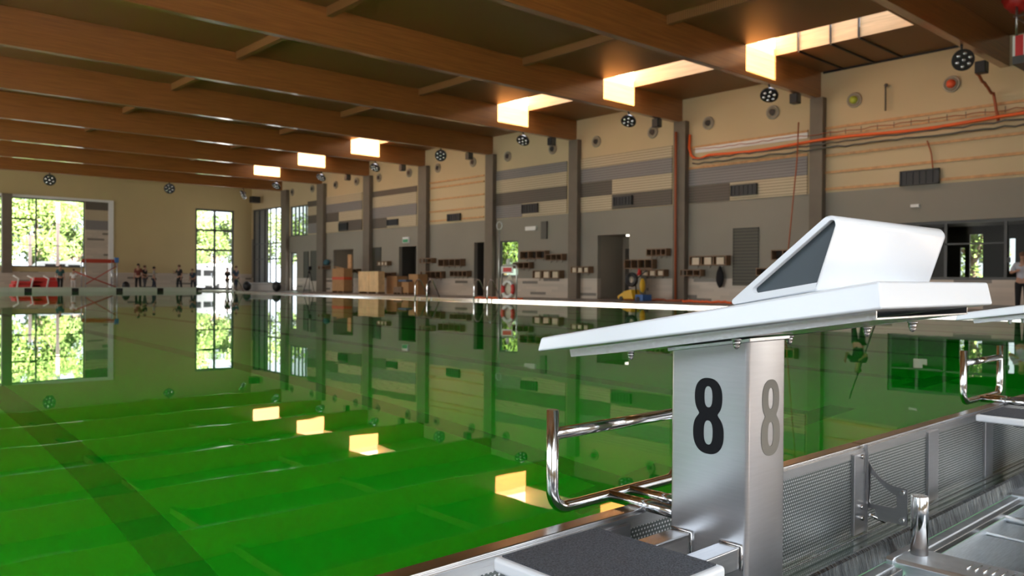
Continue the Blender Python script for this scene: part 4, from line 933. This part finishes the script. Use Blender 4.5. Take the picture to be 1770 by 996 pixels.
far_person(334, 465, 60.5, PI * .7, 'person in blue leaning at the left edge of the glass door', c_blue, c_navy, h_br, lean=.1)
tag(MB().ball((17.6, 59.0, .33), .26, 2, (1, .7, 1.3), .06).build('black_bag', black_m), 'black bag on the deck beside the group of three people', 'bag', 'black bags at the far end')
# person at the right edge photographing, and the one seen only as a reflection
q = at(1768, 437, 0, 25.5)
pr = person((25.5, q.y, 0), PI * .55, q.z * 1.0, 'person in a pale lilac top at the right edge holding up a phone', c_lil, c_black, h_br, armL=((-.22, .12, -.13), (-.20, .26, .10)), armR=((.10, .1, -.25), (-.05, .28, -.2)))
q = at(1745, 452, 0, 25.2); tag(MB().box(25.16, 25.18, q.y - .035, q.y + .05, q.z - .03, q.z + .11).build('phone', black_m, None, .005, 2), 'dark phone held up by the person in lilac', 'phone')
person((22.6, 10.35, 0), PI * .5, 1.72, 'person in black holding a long pole, seen as a reflection in the pool', c_black, c_black, h_br, armL=((-.1, .1, -.22), (-.05, .3, -.12)), armR=((.1, .1, -.22), (.05, .3, -.05)))
tag(MB().tube([(22.5, 9.75, .28 * .2), (22.5, 10.55, 2.45)], .02, 8).build('long_pole', black_m), 'long dark slanting pole reflected in the green water', 'pole')

# ================================================================ OUTSIDE
struct('ground', MB().box(-60, 130, -60, -5.3, -.4, -.12).box(-60, -8.3, -5.3, 150, -.4, -.12).box(XW + .4, 130, -5.3, 150, -.4, -.12).box(-8.3, XW + .4, YW + .4, 150, -.4, -.12), concrete)
def tree_mesh(seed, leaf, H=9, Rr=3.6, n=6000):
    rnd = random.Random(seed); b = MB().b; vs2 = []; fs = []
    blobs = [(Vector((rnd.gauss(0, Rr * .45), rnd.gauss(0, Rr * .45), H * rnd.uniform(.32, .95))), rnd.uniform(.9, 1.9)) for _ in range(16)]
    for _ in range(n):
        c, rr = rnd.choice(blobs); d = Vector((rnd.gauss(0, 1), rnd.gauss(0, 1), rnd.gauss(0, 1))).normalized(); p = c + d * rr * rnd.uniform(.6, 1.05)
        u = Vector((rnd.gauss(0, 1), rnd.gauss(0, 1), rnd.gauss(0, 1))).normalized(); w_ = u.orthogonal().normalized(); s = rnd.uniform(.12, .26)
        k = len(vs2); vs2 += [p - u * s, p + w_ * s * .5, p + u * s, p - w_ * s * .5]; fs.append((k, k + 1, k + 2, k + 3))
    me = bpy.data.meshes.new('crown'); me.from_pydata(vs2, [], fs); me.materials.append(leaf)
    t = MB().tube([(0, 0, -.15), (.05, 0, H * .3), (0, .1, H * .7)], [.26, .18, .08], 10)
    for c, rr in blobs[:9]: t.tube([(.03, .03, H * .28), tuple(c * .6 + Vector((0, 0, H * .18))), tuple(c)], [.09, .06, .03], 6)
    return me, t
kinds = []
for s, lf in ((1, leaf_a), (2, leaf_b), (3, leaf_a)):
    me, t = tree_mesh(s, lf); o = t.build('trunk', bark); tm = o.data; bpy.data.objects.remove(o); kinds.append((me, tm))
def tree(x, y, s, k, lab):
    r = empty('tree', (x, y, -.12), lab, 'tree', 'trees outside the hall'); r.scale = (s, s, s); r.rotation_euler = (0, 0, x * 1.3 + y)
    for nm, me in zip(('crown', 'trunk'), kinds[k]): o = bpy.data.objects.new(nm, me); COL.objects.link(o); o.parent = r
for (x, y, s, k, lab) in ((9.5, 82, 1.0, 0, 'bright green tree outside the far window, cut by the left edge'), (13.5, 84, 1.1, 2, 'bright green tree behind the left half of the far window'), (17.0, 83, .95, 0, 'bright green tree filling the middle of the far window'), (21.5, 88, .85, 1, 'lower tree outside the right side of the far window'), (15.0, 92, 1.2, 1, 'darker tree farther back behind the far window'),
                          (31.0, 84, 1.05, 2, 'leafy tree filling the left half of the glass door'), (34.5, 85, .9, 1, 'leafy tree behind the right half of the glass door'), (28.5, 94, 1.1, 0, 'tree farther back behind the glass door'),
                          (38.5, 84, .9, 0, 'tree outside the corner window'), (41, 76, .9, 1, 'tree behind the clear panes of the corner window'), (46, 66, 1, 2, 'tree seen through the narrow glass door near the corner'), (52, 86, 1.1, 1, 'large tree beyond the corner window'),
                          (40, 45, .9, 0, 'tree seen through the tall window above the far right wall'), (37.5, 33.5, .8, 2, 'green tree behind the window next to the lifebuoy'), (42, 15.5, .8, 0, 'lime green tree behind the office window'), (38.5, 12.6, .7, 2, 'bright tree just outside the office'), (44, 10, .9, 0, 'tree outside the office at the right edge')):
    tree(x, y, s, k, lab)
for px, lab in ((52, 'left'), (100, 'right')):
    x = at(px, 400, 1, 74).x; tag(MB().tube([(x, 74, -.12), (x, 74, 4.3 if px == 52 else 7)], .13, 10).build('lamp_post', mat('pink_post', (.62, .45, .40), .6)), 'pale pinkish post outside the big far window, %s one' % lab, 'post', 'posts outside the far window')
def van(x, y, s, lab, m=white_m, w_=4.6, hgt=1.9):
    r = empty('parked_van', (x, y, -.12), lab, 'vehicle')
    MB().prism([(x - w_ / 2, .25), (x + w_ / 2, .25), (x + w_ / 2, 1.0), (x + w_ * .36, 1.12), (x + w_ * .2, hgt), (x - w_ * .44, hgt), (x - w_ / 2, hgt - .25)], 1, y, y + 1.8).build('bodywork', m, r, .08)
    MB().box(x - w_ * .38, x - w_ * .05, y - .01, y - .001, 1.15, hgt - .2).box(x, x + w_ * .2, y - .01, y - .001, 1.15, hgt - .25).build('side_window', black_m, r)
    for xx in (x - w_ * .32, x + w_ * .32): MB().tube([(xx, y - .03, .2), (xx, y + .2, .2)], .32, 18).build('wheel', black_m, r)
van(at(118, 470, 1, 76).x, 76, 1, 'white van parked outside below the big far window', hgt=2.25)
van(at(352, 470, 1, 72).x, 72, 1, 'white car parked outside the glass door, left pane'); van(at(392, 470, 1, 74).x, 74.5, 1, 'white van parked outside the glass door, right pane', hgt=2.3)
